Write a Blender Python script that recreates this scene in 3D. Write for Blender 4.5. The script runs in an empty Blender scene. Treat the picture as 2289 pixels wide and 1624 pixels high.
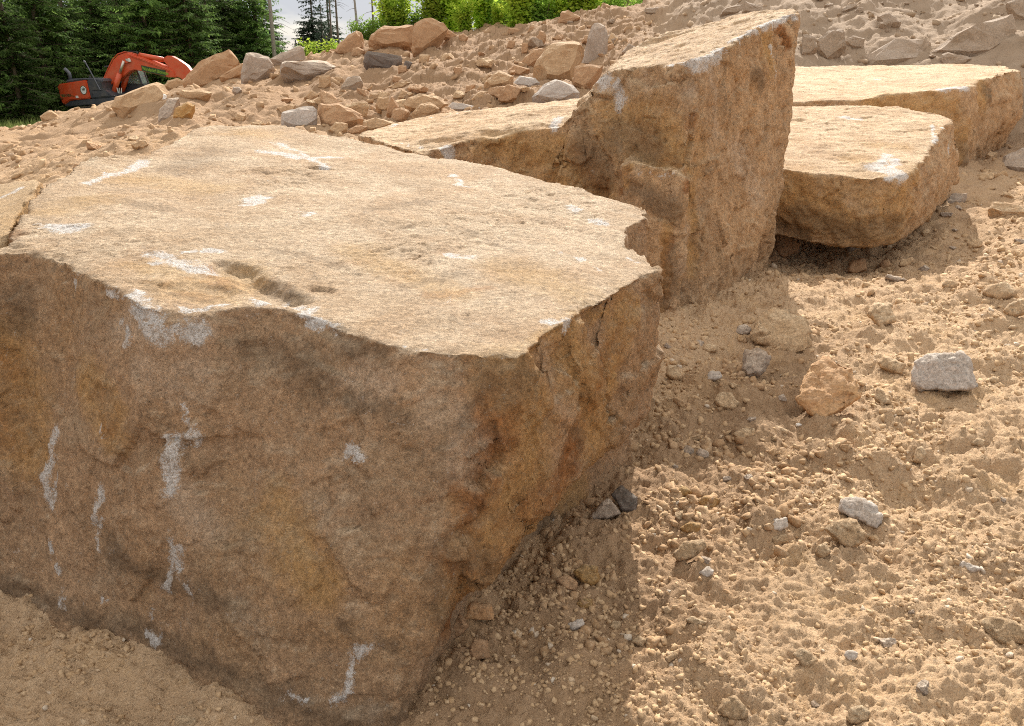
import bpy, bmesh, math, random
import numpy as np
from mathutils import Vector, Matrix
from mathutils.bvhtree import BVHTree

# ------------------------------------------------------------------ camera, world, sun
scene = bpy.context.scene
PITCH = math.radians(20); F = 819.0; CAMZ = 1.65
cam_d = bpy.data.cameras.new('camera'); cam = bpy.data.objects.new('camera', cam_d)
scene.collection.objects.link(cam); scene.camera = cam
cam.location = (0, 0, CAMZ); cam.rotation_euler = (math.radians(90) - PITCH, 0, 0)
cam_d.sensor_width = 36; cam_d.lens = F / 1024 * 36
cam_d.clip_start = 0.05; cam_d.clip_end = 3000

SUN_EL, SUN_AZ = math.radians(32), math.radians(11.5)      # azimuth measured from +Y towards +X
world = bpy.data.worlds.new('World'); scene.world = world; world.use_nodes = True
nt = world.node_tree; nt.nodes.clear()
def wn(t): return nt.nodes.new(t)
wo = wn('ShaderNodeOutputWorld'); bg = wn('ShaderNodeBackground'); sky = wn('ShaderNodeTexSky')
sky.sky_type = 'NISHITA'; sky.sun_disc = False; sky.sun_elevation = SUN_EL; sky.sun_rotation = SUN_AZ
tc = wn('ShaderNodeTexCoord'); mp = wn('ShaderNodeMapping'); mp.inputs['Scale'].default_value = (1, 1, 2.6)
nz = wn('ShaderNodeTexNoise'); nz.inputs['Scale'].default_value = 2.2; nz.inputs['Detail'].default_value = 7
cr = wn('ShaderNodeValToRGB'); cr.color_ramp.elements[0].position = .20; cr.color_ramp.elements[1].position = .40
mx = wn('ShaderNodeMixRGB')
sz = wn('ShaderNodeSeparateXYZ'); nt.links.new(tc.outputs['Generated'], sz.inputs[0])     # thin grey low cloud, unseen brighter overhead cloud added to fill the shade
cel = wn('ShaderNodeValToRGB'); cel.color_ramp.elements[0].position = .10; cel.color_ramp.elements[0].color = (.38, .40, .46, 1); cel.color_ramp.elements[1].position = .55; cel.color_ramp.elements[1].color = (1, .97, .93, 1)
clm = wn('ShaderNodeVectorMath'); clm.operation = 'SCALE'; clm.inputs['Scale'].default_value = 7.2
nt.links.new(sz.outputs[2], cel.inputs[0]); nt.links.new(cel.outputs[0], clm.inputs[0]); nt.links.new(clm.outputs[0], mx.inputs['Color2'])
mf = wn('ShaderNodeMath'); mf.operation = 'MULTIPLY'; mf.inputs[1].default_value = .93
nt.links.new(tc.outputs['Generated'], mp.inputs['Vector']); nt.links.new(mp.outputs[0], nz.inputs['Vector'])
nt.links.new(nz.outputs['Fac'], cr.inputs[0]); nt.links.new(cr.outputs[0], mf.inputs[0]); nt.links.new(mf.outputs[0], mx.inputs['Fac'])
nt.links.new(sky.outputs[0], mx.inputs['Color1']); nt.links.new(mx.outputs[0], bg.inputs[0])
nt.links.new(bg.outputs[0], wo.inputs[0]); bg.inputs[1].default_value = 0.116

sun_d = bpy.data.lights.new('sun', 'SUN'); sun = bpy.data.objects.new('sun', sun_d); scene.collection.objects.link(sun)
sun_d.energy = 5.0; sun_d.angle = math.radians(.5); sun_d.color = (1, .96, .90)
to_sun = Vector((math.sin(SUN_AZ) * math.cos(SUN_EL), math.cos(SUN_AZ) * math.cos(SUN_EL), math.sin(SUN_EL)))
sun.rotation_euler = to_sun.to_track_quat('Z', 'Y').to_euler(); sun.location = (0, 0, 30)
scene.view_settings.view_transform = 'Standard'; scene.view_settings.look = 'None'
scene.view_settings.exposure = 0.76; scene.view_settings.gamma = 1
scene.cycles.use_denoising = False; scene.cycles.filter_width = 1.05; scene.cycles.sample_clamp_indirect = 4

# ------------------------------------------------------------------ helpers
col = scene.collection
rng = np.random.default_rng(7); random.seed(7)
CP, SP = math.cos(PITCH), math.sin(PITCH)
def ray(dx, dy):                       # coordinates measured on the 2289 wide view of the photo
    u = (dx * 0.44736 - 512) / F; v = (363 - dy * 0.44736) / F
    return np.array((u, CP + v * SP, -SP + v * CP))
CAM = np.array((0, 0, CAMZ))
def at_y(dx, dy, y): r = ray(dx, dy); return CAM + r * (y / r[1])
def at_z(dx, dy, z=0.): r = ray(dx, dy); return CAM + r * ((z - CAMZ) / r[2])
def at_plane(dx, dy, a, b, c): r = ray(dx, dy); return CAM + r * ((a - CAMZ) / (r[2] - b * r[0] - c * r[1]))
ZO = {'A': (0, 0, .3403), 'B': (0, 179.8, .3403), 'C': (539.3, 0, .3403), 'D': (1258.3, 0, .4503),
      'E': (1378.2, 479.4, .3979), 'F': (1198.4, 1018.6, .4764), 'X': (0, 0, 1.), 'S': (119.8, 107.9, .1466)}
def zo(k, p): o = ZO[k]; return (o[0] + p[0] * o[2], o[1] + p[1] * o[2])

def _h(ix, iy, iz, s):
    n = (ix * 374761393 + iy * 668265263 + iz * 2147483647 + s * 1274126177) & 0xffffffff
    n = ((n ^ (n >> 13)) * 1274126177) & 0xffffffff
    n = ((n ^ (n >> 15)) * 2246822519) & 0xffffffff
    return (n ^ (n >> 16)) & 0xffffffff
def hashf(ix, iy, iz, s): return _h(ix, iy, iz, s) / 4294967295.0
def noise3(p, s=0):
    i = np.floor(p).astype(np.int64); f = p - i; w = f * f * f * (f * (f * 6 - 15) + 10); r = 0
    for dx in (0, 1):
        wx = w[:, 0] if dx else 1 - w[:, 0]
        for dy in (0, 1):
            wy = w[:, 1] if dy else 1 - w[:, 1]
            for dz in (0, 1):
                wz = w[:, 2] if dz else 1 - w[:, 2]
                h = _h(i[:, 0] + dx, i[:, 1] + dy, i[:, 2] + dz, s)
                gx = (h & 1023) / 511.5 - 1; gy = ((h >> 10) & 1023) / 511.5 - 1; gz = ((h >> 20) & 1023) / 511.5 - 1
                r = r + wx * wy * wz * (gx * (f[:, 0] - dx) + gy * (f[:, 1] - dy) + gz * (f[:, 2] - dz))
    return r
def fbm(p, sc, o, s=0, g=.5):
    r = 0; a = 1.; q = p * sc
    for k in range(o): r = r + a * noise3(q, s + k); a *= g; q = q * 2.03 + 11.7
    return r
def facets(p, sc, s=0, k=.6):          # flat chipped facets: the plane of the nearest cell seed
    q = p * sc; i = np.floor(q).astype(np.int64); best = np.full(len(p), 9e9); val = np.zeros(len(p))
    for dx in (-1, 0, 1):
        for dy in (-1, 0, 1):
            for dz in (-1, 0, 1):
                a, b, c = i[:, 0] + dx, i[:, 1] + dy, i[:, 2] + dz
                e = np.stack([q[:, 0] - a - hashf(a, b, c, s), q[:, 1] - b - hashf(a, b, c, s + 1), q[:, 2] - c - hashf(a, b, c, s + 2)], 1)
                d = (e * e).sum(1); m = d < best
                n = np.stack([hashf(a, b, c, s + 3), hashf(a, b, c, s + 4), hashf(a, b, c, s + 5)], 1) - .5
                v = (e * n).sum(1) * 1.6 + (hashf(a, b, c, s + 6) - .5) * k
                val = np.where(m, v, val); best = np.where(m, d, best)
    return val
def clods(x, y, sc, s, dens=.75):      # rounded lumps on a plane
    qx, qy = x * sc, y * sc; ix, iy = np.floor(qx).astype(np.int64), np.floor(qy).astype(np.int64); r = np.zeros(len(x))
    for dx in (-1, 0, 1):
        for dy in (-1, 0, 1):
            a, b = ix + dx, iy + dy; z = np.zeros_like(a)
            ex = qx - a - hashf(a, b, z, s); ey = qy - b - hashf(a, b, z, s + 1)
            rad = .25 + .5 * hashf(a, b, z, s + 2); on = hashf(a, b, z, s + 3) < dens
            th = hashf(a, b, z, s + 4) * 3.14; cx, sx = np.cos(th), np.sin(th)
            d = ((cx * ex + sx * ey) ** 2 + (1.8 * (cx * ey - sx * ex)) ** 2) / (rad * rad)
            r = np.maximum(r, np.where(on, np.clip(1 - d, 0, 1) ** .8 * rad, 0))
    return r

def facets2(x, y, sc, s, k=1.):
    qx, qy = x * sc, y * sc; ix, iy = np.floor(qx).astype(np.int64), np.floor(qy).astype(np.int64); best = np.full(len(x), 9e9); val = np.zeros(len(x))
    z = np.zeros_like(ix)
    for dx in (-1, 0, 1):
        for dy in (-1, 0, 1):
            a, b = ix + dx, iy + dy; ex = qx - a - hashf(a, b, z, s); ey = qy - b - hashf(a, b, z, s + 1); d = ex * ex + ey * ey; m = d < best
            h = hashf(a, b, z, s + 2) ** 1.5 * k + ex * (hashf(a, b, z, s + 3) - .5) * 1.2 + ey * (hashf(a, b, z, s + 4) - .5) * 1.2 - d * .5
            val = np.where(m, h, val); best = np.where(m, d, best)
    return val
def mesh_from(verts, faces, name='mesh', smooth=False):
    me = bpy.data.meshes.new(name)
    v = np.asarray(verts, dtype=np.float32).reshape(-1, 3)
    if isinstance(faces, np.ndarray):
        k = faces.shape[1]; me.vertices.add(len(v)); me.loops.add(faces.size); me.polygons.add(len(faces))
        me.vertices.foreach_set('co', v.ravel()); me.loops.foreach_set('vertex_index', faces.ravel().astype(np.int32))
        me.polygons.foreach_set('loop_start', np.arange(0, faces.size, k, dtype=np.int32)); me.update(calc_edges=True)
    else:
        me.from_pydata(v.tolist(), [], faces)
    if smooth: me.polygons.foreach_set('use_smooth', [True] * len(me.polygons))
    return me
def obj(name, me, m, parent=None, loc=None):
    o = bpy.data.objects.new(name, me); col.objects.link(o)
    if m is not None and not me.materials: me.materials.append(m)
    if parent is not None: o.parent = parent
    if loc is not None: o.location = loc
    return o
def empty(name, loc, rz=0):
    o = bpy.data.objects.new(name, None); col.objects.link(o); o.location = loc; o.rotation_euler = (0, 0, rz); o.empty_display_size = .3; return o
def tag(o, label=None, cat=None, group=None, kind=None):
    for k, v in (('label', label), ('category', cat), ('group', group), ('kind', kind)):
        if v: o[k] = v
    return o
def co_of(me):
    a = np.empty(len(me.vertices) * 3, np.float32); me.vertices.foreach_get('co', a); return a.reshape(-1, 3).astype(float)
def no_of(me):
    a = np.empty(len(me.vertices) * 3, np.float32); me.vertex_normals.foreach_get('vector', a); return a.reshape(-1, 3).astype(float)
def set_co(me, v): me.vertices.foreach_set('co', v.astype(np.float32).ravel()); me.update()
def remeshed(bm, vox, smooth=3, fac=.5):
    me = bpy.data.meshes.new('tmp'); bm.to_mesh(me); bm.free()
    o = bpy.data.objects.new('tmp', me); col.objects.link(o)
    r = o.modifiers.new('r', 'REMESH'); r.mode = 'VOXEL'; r.voxel_size = vox; r.adaptivity = 0
    if smooth:
        s = o.modifiers.new('s', 'SMOOTH'); s.factor = fac; s.iterations = smooth
    dg = bpy.context.evaluated_depsgraph_get(); dg.update()
    out = bpy.data.meshes.new_from_object(o.evaluated_get(dg)); bpy.data.objects.remove(o); bpy.data.meshes.remove(me)
    out.polygons.foreach_set('use_smooth', [True] * len(out.polygons)); return out
def set_attr(me, name, vals):
    a = me.attributes.get(name) or me.attributes.new(name, 'FLOAT', 'POINT'); a.data.foreach_set('value', np.asarray(vals, np.float32))

# ------------------------------------------------------------------ materials
class NT:
    def __init__(s, name):
        s.m = bpy.data.materials.new(name); s.m.use_nodes = True; s.t = s.m.node_tree
        s.b = s.t.nodes['Principled BSDF']; s.out = s.t.nodes['Material Output']
        s.b.inputs['Specular IOR Level'].default_value = .25
    def n(s, t, **k):
        x = s.t.nodes.new(t)
        for a, b in k.items():
            if a in x.inputs: s.put(x.inputs[a], b)
            else: setattr(x, a, b)
        return x
    def put(s, inp, v):
        if hasattr(v, 'is_output'): s.t.links.new(v, inp)
        else: inp.default_value = (tuple(v) + (1,) if isinstance(v, tuple) and len(v) == 3 and inp.type == 'RGBA' else v)
    def coord(s, kind='Object'): return s.n('ShaderNodeTexCoord').outputs[kind]
    def noise(s, vec, sc, det=5, rough=.55, dist=0):
        x = s.n('ShaderNodeTexNoise'); s.put(x.inputs['Vector'], vec); x.inputs['Scale'].default_value = sc; x.inputs['Detail'].default_value = det
        x.inputs['Roughness'].default_value = rough; x.inputs['Distortion'].default_value = dist; return x.outputs['Fac']
    def mapr(s, v, a, b, lo=0., hi=1.):
        x = s.n('ShaderNodeMapRange'); s.put(x.inputs[0], v); x.inputs[1].default_value = a; x.inputs[2].default_value = b
        x.inputs[3].default_value = lo; x.inputs[4].default_value = hi; return x.outputs[0]
    def mix(s, f, a, b, mode='MIX'):
        x = s.n('ShaderNodeMixRGB', blend_type=mode); s.put(x.inputs[0], f); s.put(x.inputs[1], a); s.put(x.inputs[2], b); return x.outputs[0]
    def math(s, op, a, b=0.):
        x = s.n('ShaderNodeMath', operation=op); s.put(x.inputs[0], a); s.put(x.inputs[1], b); return x.outputs[0]
    def attr(s, name): x = s.n('ShaderNodeAttribute'); x.attribute_name = name; return x.outputs['Fac']
    def bump(s, h, dist, strength=1., normal=None):
        x = s.n('ShaderNodeBump'); s.put(x.inputs['Height'], h); x.inputs['Distance'].default_value = dist; x.inputs['Strength'].default_value = strength
        if normal is not None: s.put(x.inputs['Normal'], normal)
        return x.outputs[0]

def rock_mat(name, a, b, dark, dust, scale=1., attrs=False, grain=1., streak=False, spec=1.):
    k = NT(name); v = k.coord('Object')
    mpn = k.n('ShaderNodeMapping'); k.put(mpn.inputs['Vector'], v)
    if not attrs:
        oi = k.n('ShaderNodeObjectInfo'); vm = k.n('ShaderNodeVectorMath', operation='SCALE'); vm.inputs[0].default_value = (37, 51, 23)
        k.put(vm.inputs['Scale'], oi.outputs['Random']); k.put(mpn.inputs['Location'], vm.outputs[0])
    v = mpn.outputs[0]
    c = k.mix(k.mapr(k.noise(v, 1.3 * scale, 7, .6, .4), .35, .68), a, b)
    c = k.mix(k.math('MULTIPLY', k.mapr(k.noise(v, 3.1 * scale, 8, .68, .8), .50, .72), .38 if attrs else .3), c, dark)
    c = k.mix(k.math('MULTIPLY', k.mapr(k.noise(v, 8 * scale, 6, .7), .52, .75), .55), c, tuple(x * 1.45 for x in a))
    if attrs:
        c = k.mix(k.math('MULTIPLY', k.mapr(k.noise(v, 2.4, 5, .6, .9), .50, .64), .28), c, (.34, .235, .17))
        c = k.mix(k.math('MULTIPLY', k.mapr(k.noise(v, 1.9, 5, .62, .7), .52, .66), .35), c, (.50, .31, .15))
        c = k.mix(k.math('MULTIPLY', k.mapr(k.noise(v, 4.3, 7, .7, .6), .54, .68), .45), c, (.52, .42, .31))
        c = k.mix(k.math('MULTIPLY', k.mapr(k.noise(v, 38, 6, .85), .565, .60), .5), c, (.15, .10, .065))
        c = k.mix(k.math('MULTIPLY', k.mapr(k.noise(v, 44, 6, .85), .57, .61), .45), c, (.64, .50, .34))
    if streak:
        mv = k.n('ShaderNodeMapping'); k.put(mv.inputs['Vector'], v); mv.inputs['Scale'].default_value = (6, 6, .7)
        c = k.mix(k.math('MULTIPLY', k.mapr(k.noise(mv.outputs[0], 1.6, 6, .6), .45, .7), .35), c, dark)
        c = k.mix(k.math('MULTIPLY', k.mapr(k.noise(mv.outputs[0], 2.7, 6, .6), .5, .7), .35), c, tuple(min(1, x * 1.5) for x in a))
    if attrs:
        st = k.attr('stain'); sn = k.math('ADD', st, k.mapr(k.noise(v, 7, 8, .7), .2, .8, -.45, .45))
        c = k.mix(k.math('MULTIPLY', k.mapr(sn, .3, 1.0), .7), c, (.50, .275, .10))
        ru = k.math('ADD', k.attr('rust'), k.mapr(k.noise(v, 12, 8, .75), .2, .8, -.5, .5))
        c = k.mix(k.math('MULTIPLY', k.mapr(ru, .25, .8), .9), c, k.mix(k.mapr(k.noise(v, 16, 6, .7), .4, .6), (.36, .155, .05), (.15, .07, .032)))
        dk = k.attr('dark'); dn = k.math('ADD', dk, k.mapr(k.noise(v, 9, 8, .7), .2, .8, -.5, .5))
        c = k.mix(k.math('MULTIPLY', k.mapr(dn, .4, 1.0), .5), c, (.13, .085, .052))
        pl = k.attr('pale'); pn = k.math('ADD', pl, k.mapr(k.noise(v, 8, 8, .7), .2, .8, -.5, .5))
        c = k.mix(k.math('MULTIPLY', k.mapr(pn, .35, 1.1), .55), c, (.62, .50, .39))
    # dust lying on faces that look up
    g = k.n('ShaderNodeNewGeometry'); sx = k.n('ShaderNodeSeparateXYZ'); k.put(sx.inputs[0], g.outputs['Normal'])
    d = k.math('ADD', sx.outputs[2], k.mapr(k.noise(v, 5 * scale, 7, .7), .3, .7, -.32, .32))
    dd = k.mapr(d, .45, .95)
    dcol = k.mix(k.mapr(k.noise(v, 2.2 * scale, 7, .65, .5), .42, .62), dust, tuple(x * y for x, y in zip(dust, (.76, .66, .56))))
    dcol = k.mix(k.math('MULTIPLY', k.mapr(k.noise(v, 17 * scale, 8, .75), .56, .72), .6), dcol, tuple(x * .5 for x in dust))
    ms_ = k.n('ShaderNodeMapping'); k.put(ms_.inputs['Vector'], v); ms_.inputs['Scale'].default_value = (1, 2.6, 1.5); ms_.inputs['Rotation'].default_value = (0, 0, -.35)
    fl = k.noise(ms_.outputs[0], (22 if attrs else 26 * scale ** .5), 9, .86, .9)
    dcol = k.mix(k.mapr(fl, .50, .42, 0, .8), dcol, tuple(x * y for x, y in zip(dust, (.52, .45, .38))))
    dcol = k.mix(k.mapr(fl, .53, .60, 0, .6), dcol, tuple(min(.86, x * 1.22) for x in dust))
    c = k.mix(k.math('MULTIPLY', dd, .88), c, dcol)
    # crystals
    if attrs:
        tn = k.noise(v, 10, 8, .75)
        c = k.mix(k.math('MULTIPLY', k.mapr(k.math('ADD', k.attr('rust'), k.mapr(tn, .2, .8, -.5, .5)), .3, .9), .5), c, (.40, .20, .085))
        c = k.mix(k.math('MULTIPLY', k.mapr(k.math('ADD', k.attr('stain'), k.mapr(tn, .2, .8, -.5, .5)), .3, 1.), .45), c, (.50, .33, .15))
        c = k.mix(k.math('MULTIPLY', k.mapr(k.math('ADD', k.attr('dark'), k.mapr(tn, .2, .8, -.6, .6)), .3, 1.), .45), c, (.22, .155, .10))
        c = k.mix(k.math('MULTIPLY', k.mapr(k.noise(v, 2.6, 9, .75, 1.), .52, .60), .42), c, (.40, .29, .185))
        c = k.mix(k.math('MULTIPLY', k.mapr(k.noise(v, 13, 9, .8, .6), .56, .62), .45), c, (.34, .245, .16))
    g1 = k.mapr(k.noise(v, 140 * grain, 4, .8), .3, .7, .74, 1.34); g2 = k.mapr(k.noise(v, 52 * grain, 6, .8), .3, .7, .62, 1.48)
    gg = k.math('MULTIPLY', g1, g2); c = k.mix(1., c, gg, 'MULTIPLY')
    c = k.mix(k.math('MULTIPLY', k.mapr(k.noise(v, 95 * grain, 3, .7), .62, .72), .4 * spec), c, (.66, .6, .5))
    c = k.mix(k.math('MULTIPLY', k.mapr(k.noise(v, 75 * grain, 3, .7), .36, .30), .5 * spec), c, (.09, .06, .04))
    if name not in ('grey_stone', 'speckled_grey_white_stone', 'dark_slate_stone', 'white_quartz', 'dusty_grey_brown_stone'): c = k.mix(1., c, (1., .95, .87), 'MULTIPLY')
    if attrs:
        sc = k.attr('scuff'); sf = k.math('ADD', k.math('ADD', sc, k.mapr(k.noise(v, 17, 9, .85, .8), .25, .75, -.85, .55)), k.mapr(k.noise(v, 170, 3, .8), .3, .7, -.35, .35))
        c = k.mix(k.mapr(sf, .22, .60, 0, .95), c, k.mix(k.mapr(k.noise(v, 110, 3, .8), .40, .56), (.52, .45, .38), (.86, .81, .75)))
    k.put(k.b.inputs['Base Color'], c); k.b.inputs['Roughness'].default_value = .93
    n1 = k.bump(k.noise(v, 10 * scale, 9, .8), (.055 if attrs else .04) / scale, .65)
    n2 = k.bump(k.noise(v, 60 * grain, 6, .82), .016 / scale ** .7, .95, n1)
    k.put(k.b.inputs['Normal'], n2); return k.m

M = {}
M['boulder'] = rock_mat('tan_granite', (.485, .325, .205), (.405, .26, .15), (.23, .145, .085), (.635, .52, .39), attrs=True)
M['wedge'] = rock_mat('golden_granite', (.56, .385, .235), (.47, .30, .165), (.28, .17, .095), (.69, .54, .375), attrs=True, streak=True)
M['brown'] = rock_mat('brown_stone', (.40, .255, .15), (.33, .20, .115), (.24, .15, .09), (.50, .345, .22), scale=2.5)
M['tan'] = rock_mat('pale_tan_stone', (.52, .38, .245), (.45, .31, .185), (.30, .20, .12), (.66, .52, .36), scale=3)
M['tanfar'] = rock_mat('earthy_tan_stone', (.43, .30, .185), (.36, .235, .135), (.25, .16, .09), (.55, .41, .27), scale=2.5)
M['grey'] = rock_mat('grey_stone', (.38, .305, .24), (.31, .24, .18), (.19, .145, .11), (.54, .44, .34), scale=2)
M['hill'] = rock_mat('dusty_grey_brown_stone', (.34, .255, .18), (.28, .20, .13), (.18, .13, .09), (.42, .33, .25), scale=1.6)
M['white'] = rock_mat('speckled_grey_white_stone', (.44, .38, .325), (.36, .31, .26), (.20, .16, .13), (.50, .44, .375), scale=5, grain=1.3, spec=1.2)
M['red'] = rock_mat('rust_tan_stone', (.50, .33, .18), (.43, .24, .12), (.36, .16, .075), (.46, .31, .19), scale=5, grain=1.3)
M['dark'] = rock_mat('dark_slate_stone', (.17, .135, .11), (.13, .10, .08), (.06, .05, .045), (.2, .17, .14), scale=2)
M['ochre'] = rock_mat('ochre_stone', (.42, .255, .10), (.34, .19, .075), (.2, .12, .06), (.52, .37, .2), scale=3)
M['chip'] = rock_mat('white_quartz', (.78, .75, .7), (.68, .63, .56), (.5, .42, .35), (.8, .77, .72), scale=4)

def soil_mat():
    k = NT('sandy_soil'); g = k.n('ShaderNodeNewGeometry'); v = g.outputs['Position']
    c = k.mix(k.mapr(k.noise(v, .35, 6, .6, .5), .4, .62), (.57, .40, .245), (.50, .335, .195))
    c = k.mix(k.math('MULTIPLY', k.mapr(k.noise(v, 1.9, 8, .7, .6), .46, .62), .6), c, (.42, .29, .18))
    c = k.mix(k.math('MULTIPLY', k.mapr(k.noise(v, 3.2, 8, .7, .6), .52, .66), .5), c, (.60, .39, .19))
    c = k.mix(k.math('MULTIPLY', k.mapr(k.noise(v, 7, 8, .75), .5, .7), .55), c, (.64, .47, .30))
    c = k.mix(k.math('MULTIPLY', k.mapr(k.noise(v, 90, 4, .8), .52, .66), .55), c, (.68, .54, .38))
    c = k.mix(k.math('MULTIPLY', k.mapr(k.noise(v, 150, 4, .8), .48, .34), .7), c, (.22, .145, .09))
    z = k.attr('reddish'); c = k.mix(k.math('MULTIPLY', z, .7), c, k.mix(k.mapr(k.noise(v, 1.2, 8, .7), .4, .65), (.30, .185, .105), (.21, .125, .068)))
    z = k.attr('greyish'); c = k.mix(k.math('MULTIPLY', z, .85), c, k.mix(k.mapr(k.noise(v, 1.2, 8, .7), .4, .65), (.36, .275, .20), (.27, .20, .14)))
    c = k.mix(1., c, (1., .965, .92), 'MULTIPLY')
    z = k.attr('green'); zz = k.mapr(k.math('ADD', z, k.mapr(k.noise(v, 1.5, 6), .3, .7, -.3, .3)), .4, .7)
    c = k.mix(zz, c, k.mix(k.mapr(k.noise(v, 3, 6), .4, .6), (.13, .17, .045), (.07, .10, .03)))
    k.put(k.b.inputs['Base Color'], c); k.b.inputs['Roughness'].default_value = 1
    def vor(sc, rnd=1.):
        x = k.n('ShaderNodeTexVoronoi'); wv = k.n('ShaderNodeTexNoise'); k.put(wv.inputs['Vector'], v); wv.inputs['Scale'].default_value = sc * .8; wv.inputs['Detail'].default_value = 3
        wm = k.n('ShaderNodeVectorMath', operation='MULTIPLY_ADD'); k.put(wm.inputs[0], wv.outputs['Color']); wm.inputs[1].default_value = (1.2 / sc,) * 3; k.put(wm.inputs[2], v)
        k.put(x.inputs['Vector'], wm.outputs[0]); x.inputs['Scale'].default_value = sc; return x.outputs['Distance']
    gr = k.math('ADD', k.math('MULTIPLY', vor(38), -.5), k.math('MULTIPLY', vor(95), -.28))
    n0 = k.bump(gr, .024, .7); n1 = k.bump(k.noise(v, 22, 9, .82), .022, .7, n0); n2 = k.bump(k.noise(v, 130, 4, .8), .006, .8, n1)
    k.put(k.b.inputs['Normal'], n2); return k.m
M['soil'] = soil_mat()
def gravel_mat():
    k = NT('gravel_clods'); v = k.coord('Object')
    at = k.n('ShaderNodeAttribute'); at.attribute_name = 'tint'
    c = k.mix(at.outputs['Fac'], (.45, .305, .175), (.56, .41, .26))
    c = k.mix(k.mapr(at.outputs['Fac'], .96, .99), c, (.58, .51, .43))
    z = k.attr('greyish'); c = k.mix(k.math('MULTIPLY', z, .8), c, (.34, .26, .19))
    z = k.attr('reddish'); c = k.mix(k.math('MULTIPLY', z, .75), c, (.36, .225, .125))
    c = k.mix(k.math('MULTIPLY', k.mapr(k.noise(v, 80, 4, .75), .5, .7), .5), c, (.66, .54, .4))
    c = k.mix(k.math('MULTIPLY', k.mapr(k.noise(v, 110, 4, .75), .46, .34), .5), c, (.2, .13, .08))
    c = k.mix(1., c, (1., .95, .87), 'MULTIPLY')
    k.put(k.b.inputs['Base Color'], c); k.b.inputs['Roughness'].default_value = 1
    k.put(k.b.inputs['Normal'], k.bump(k.noise(v, 90, 5, .8), .008, .8)); return k.m
M['gravel'] = gravel_mat()
def leaf_mat(name, a, b, trans=.35, sc=1.2):
    k = NT(name); v = k.coord('Object'); oi = k.n('ShaderNodeObjectInfo')
    c = k.mix(k.mapr(k.noise(v, sc, 4, .7), .35, .65), a, b)
    hs = k.n('ShaderNodeHueSaturation'); k.put(hs.inputs['Color'], c); k.put(hs.inputs['Value'], k.mapr(oi.outputs['Random'], 0, 1, .55, 1.6)); c = hs.outputs[0]
    k.put(k.b.inputs['Base Color'], c); k.b.inputs['Roughness'].default_value = .8; k.b.inputs['Specular IOR Level'].default_value = .08
    tr = k.n('ShaderNodeBsdfTranslucent'); k.put(tr.inputs[0], c); ms = k.n('ShaderNodeMixShader'); ms.inputs[0].default_value = trans
    k.t.links.new(k.b.outputs[0], ms.inputs[1]); k.t.links.new(tr.outputs[0], ms.inputs[2]); k.t.links.new(ms.outputs[0], k.out.inputs[0]); return k.m
M['needle'] = leaf_mat('spruce_needles', (.07, .13, .035), (.17, .25, .06), .5)
M['needle_blue'] = leaf_mat('far_spruce_needles', (.04, .065, .04), (.06, .09, .05), .2)
M['leaf'] = leaf_mat('bright_leaves', (.24, .40, .04), (.50, .58, .08), .6, 2)
M['leaf2'] = leaf_mat('mid_green_leaves', (.14, .27, .04), (.28, .40, .07), .55, 2)
M['grass'] = leaf_mat('grass_blades', (.12, .17, .04), (.28, .31, .10), .4, 1)
def plain(name, c, rough=.5, metal=0, var=.12, sc=8, spec=.4, dirt=None):
    k = NT(name); v = k.coord('Object'); cc = k.mix(k.mapr(k.noise(v, sc, 6, .7), .3, .7), tuple(x * (1 - var) for x in c), tuple(min(1, x * (1 + var)) for x in c))
    if dirt: cc = k.mix(k.math('MULTIPLY', k.mapr(k.noise(v, 2.3, 8, .75), .45, .7), .55), cc, dirt)
    k.put(k.b.inputs['Base Color'], cc); k.b.inputs['Roughness'].default_value = rough; k.b.inputs['Metallic'].default_value = metal
    k.b.inputs['Specular IOR Level'].default_value = spec; return k.m
M['bark'] = plain('bark', (.13, .095, .07), .95, 0, .4, 14)
M['bark_pale'] = plain('dead_bark', (.30, .25, .21), .95, 0, .35, 10)
M['orange'] = plain('orange_paint', (.62, .072, .016), .38, 0, .06, 3, .5, (.55, .2, .1))
M['charcoal'] = plain('dark_grey_paint', (.045, .047, .056), .45, 0, .15, 3, .5, (.16, .13, .10))
M['hood'] = plain('grey_hood_paint', (.12, .12, .14), .4, 0, .1, 3, .5)
M['steel'] = plain('track_steel', (.10, .078, .06), .8, .2, .4, 6, .3, (.25, .17, .1))
M['chrome'] = plain('chrome_rod', (.55, .47, .40), .3, .7, .05, 3)
M['black'] = plain('black_rubber', (.02, .02, .02), .7)
M['whitep'] = plain('white_paint', (.75, .75, .7), .5)
M['sign_green'] = plain('green_lettering', (.28, .45, .05), .6)
M['sign_black'] = plain('sign_black', (.035, .06, .02), .6)
def glass():
    k = NT('cab_glass'); k.b.inputs['Base Color'].default_value = (.75, .85, .8, 1); k.b.inputs['Roughness'].default_value = .05
    k.b.inputs['Transmission Weight'].default_value = .85; k.b.inputs['IOR'].default_value = 1.2; return k.m
M['glass'] = glass()

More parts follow.
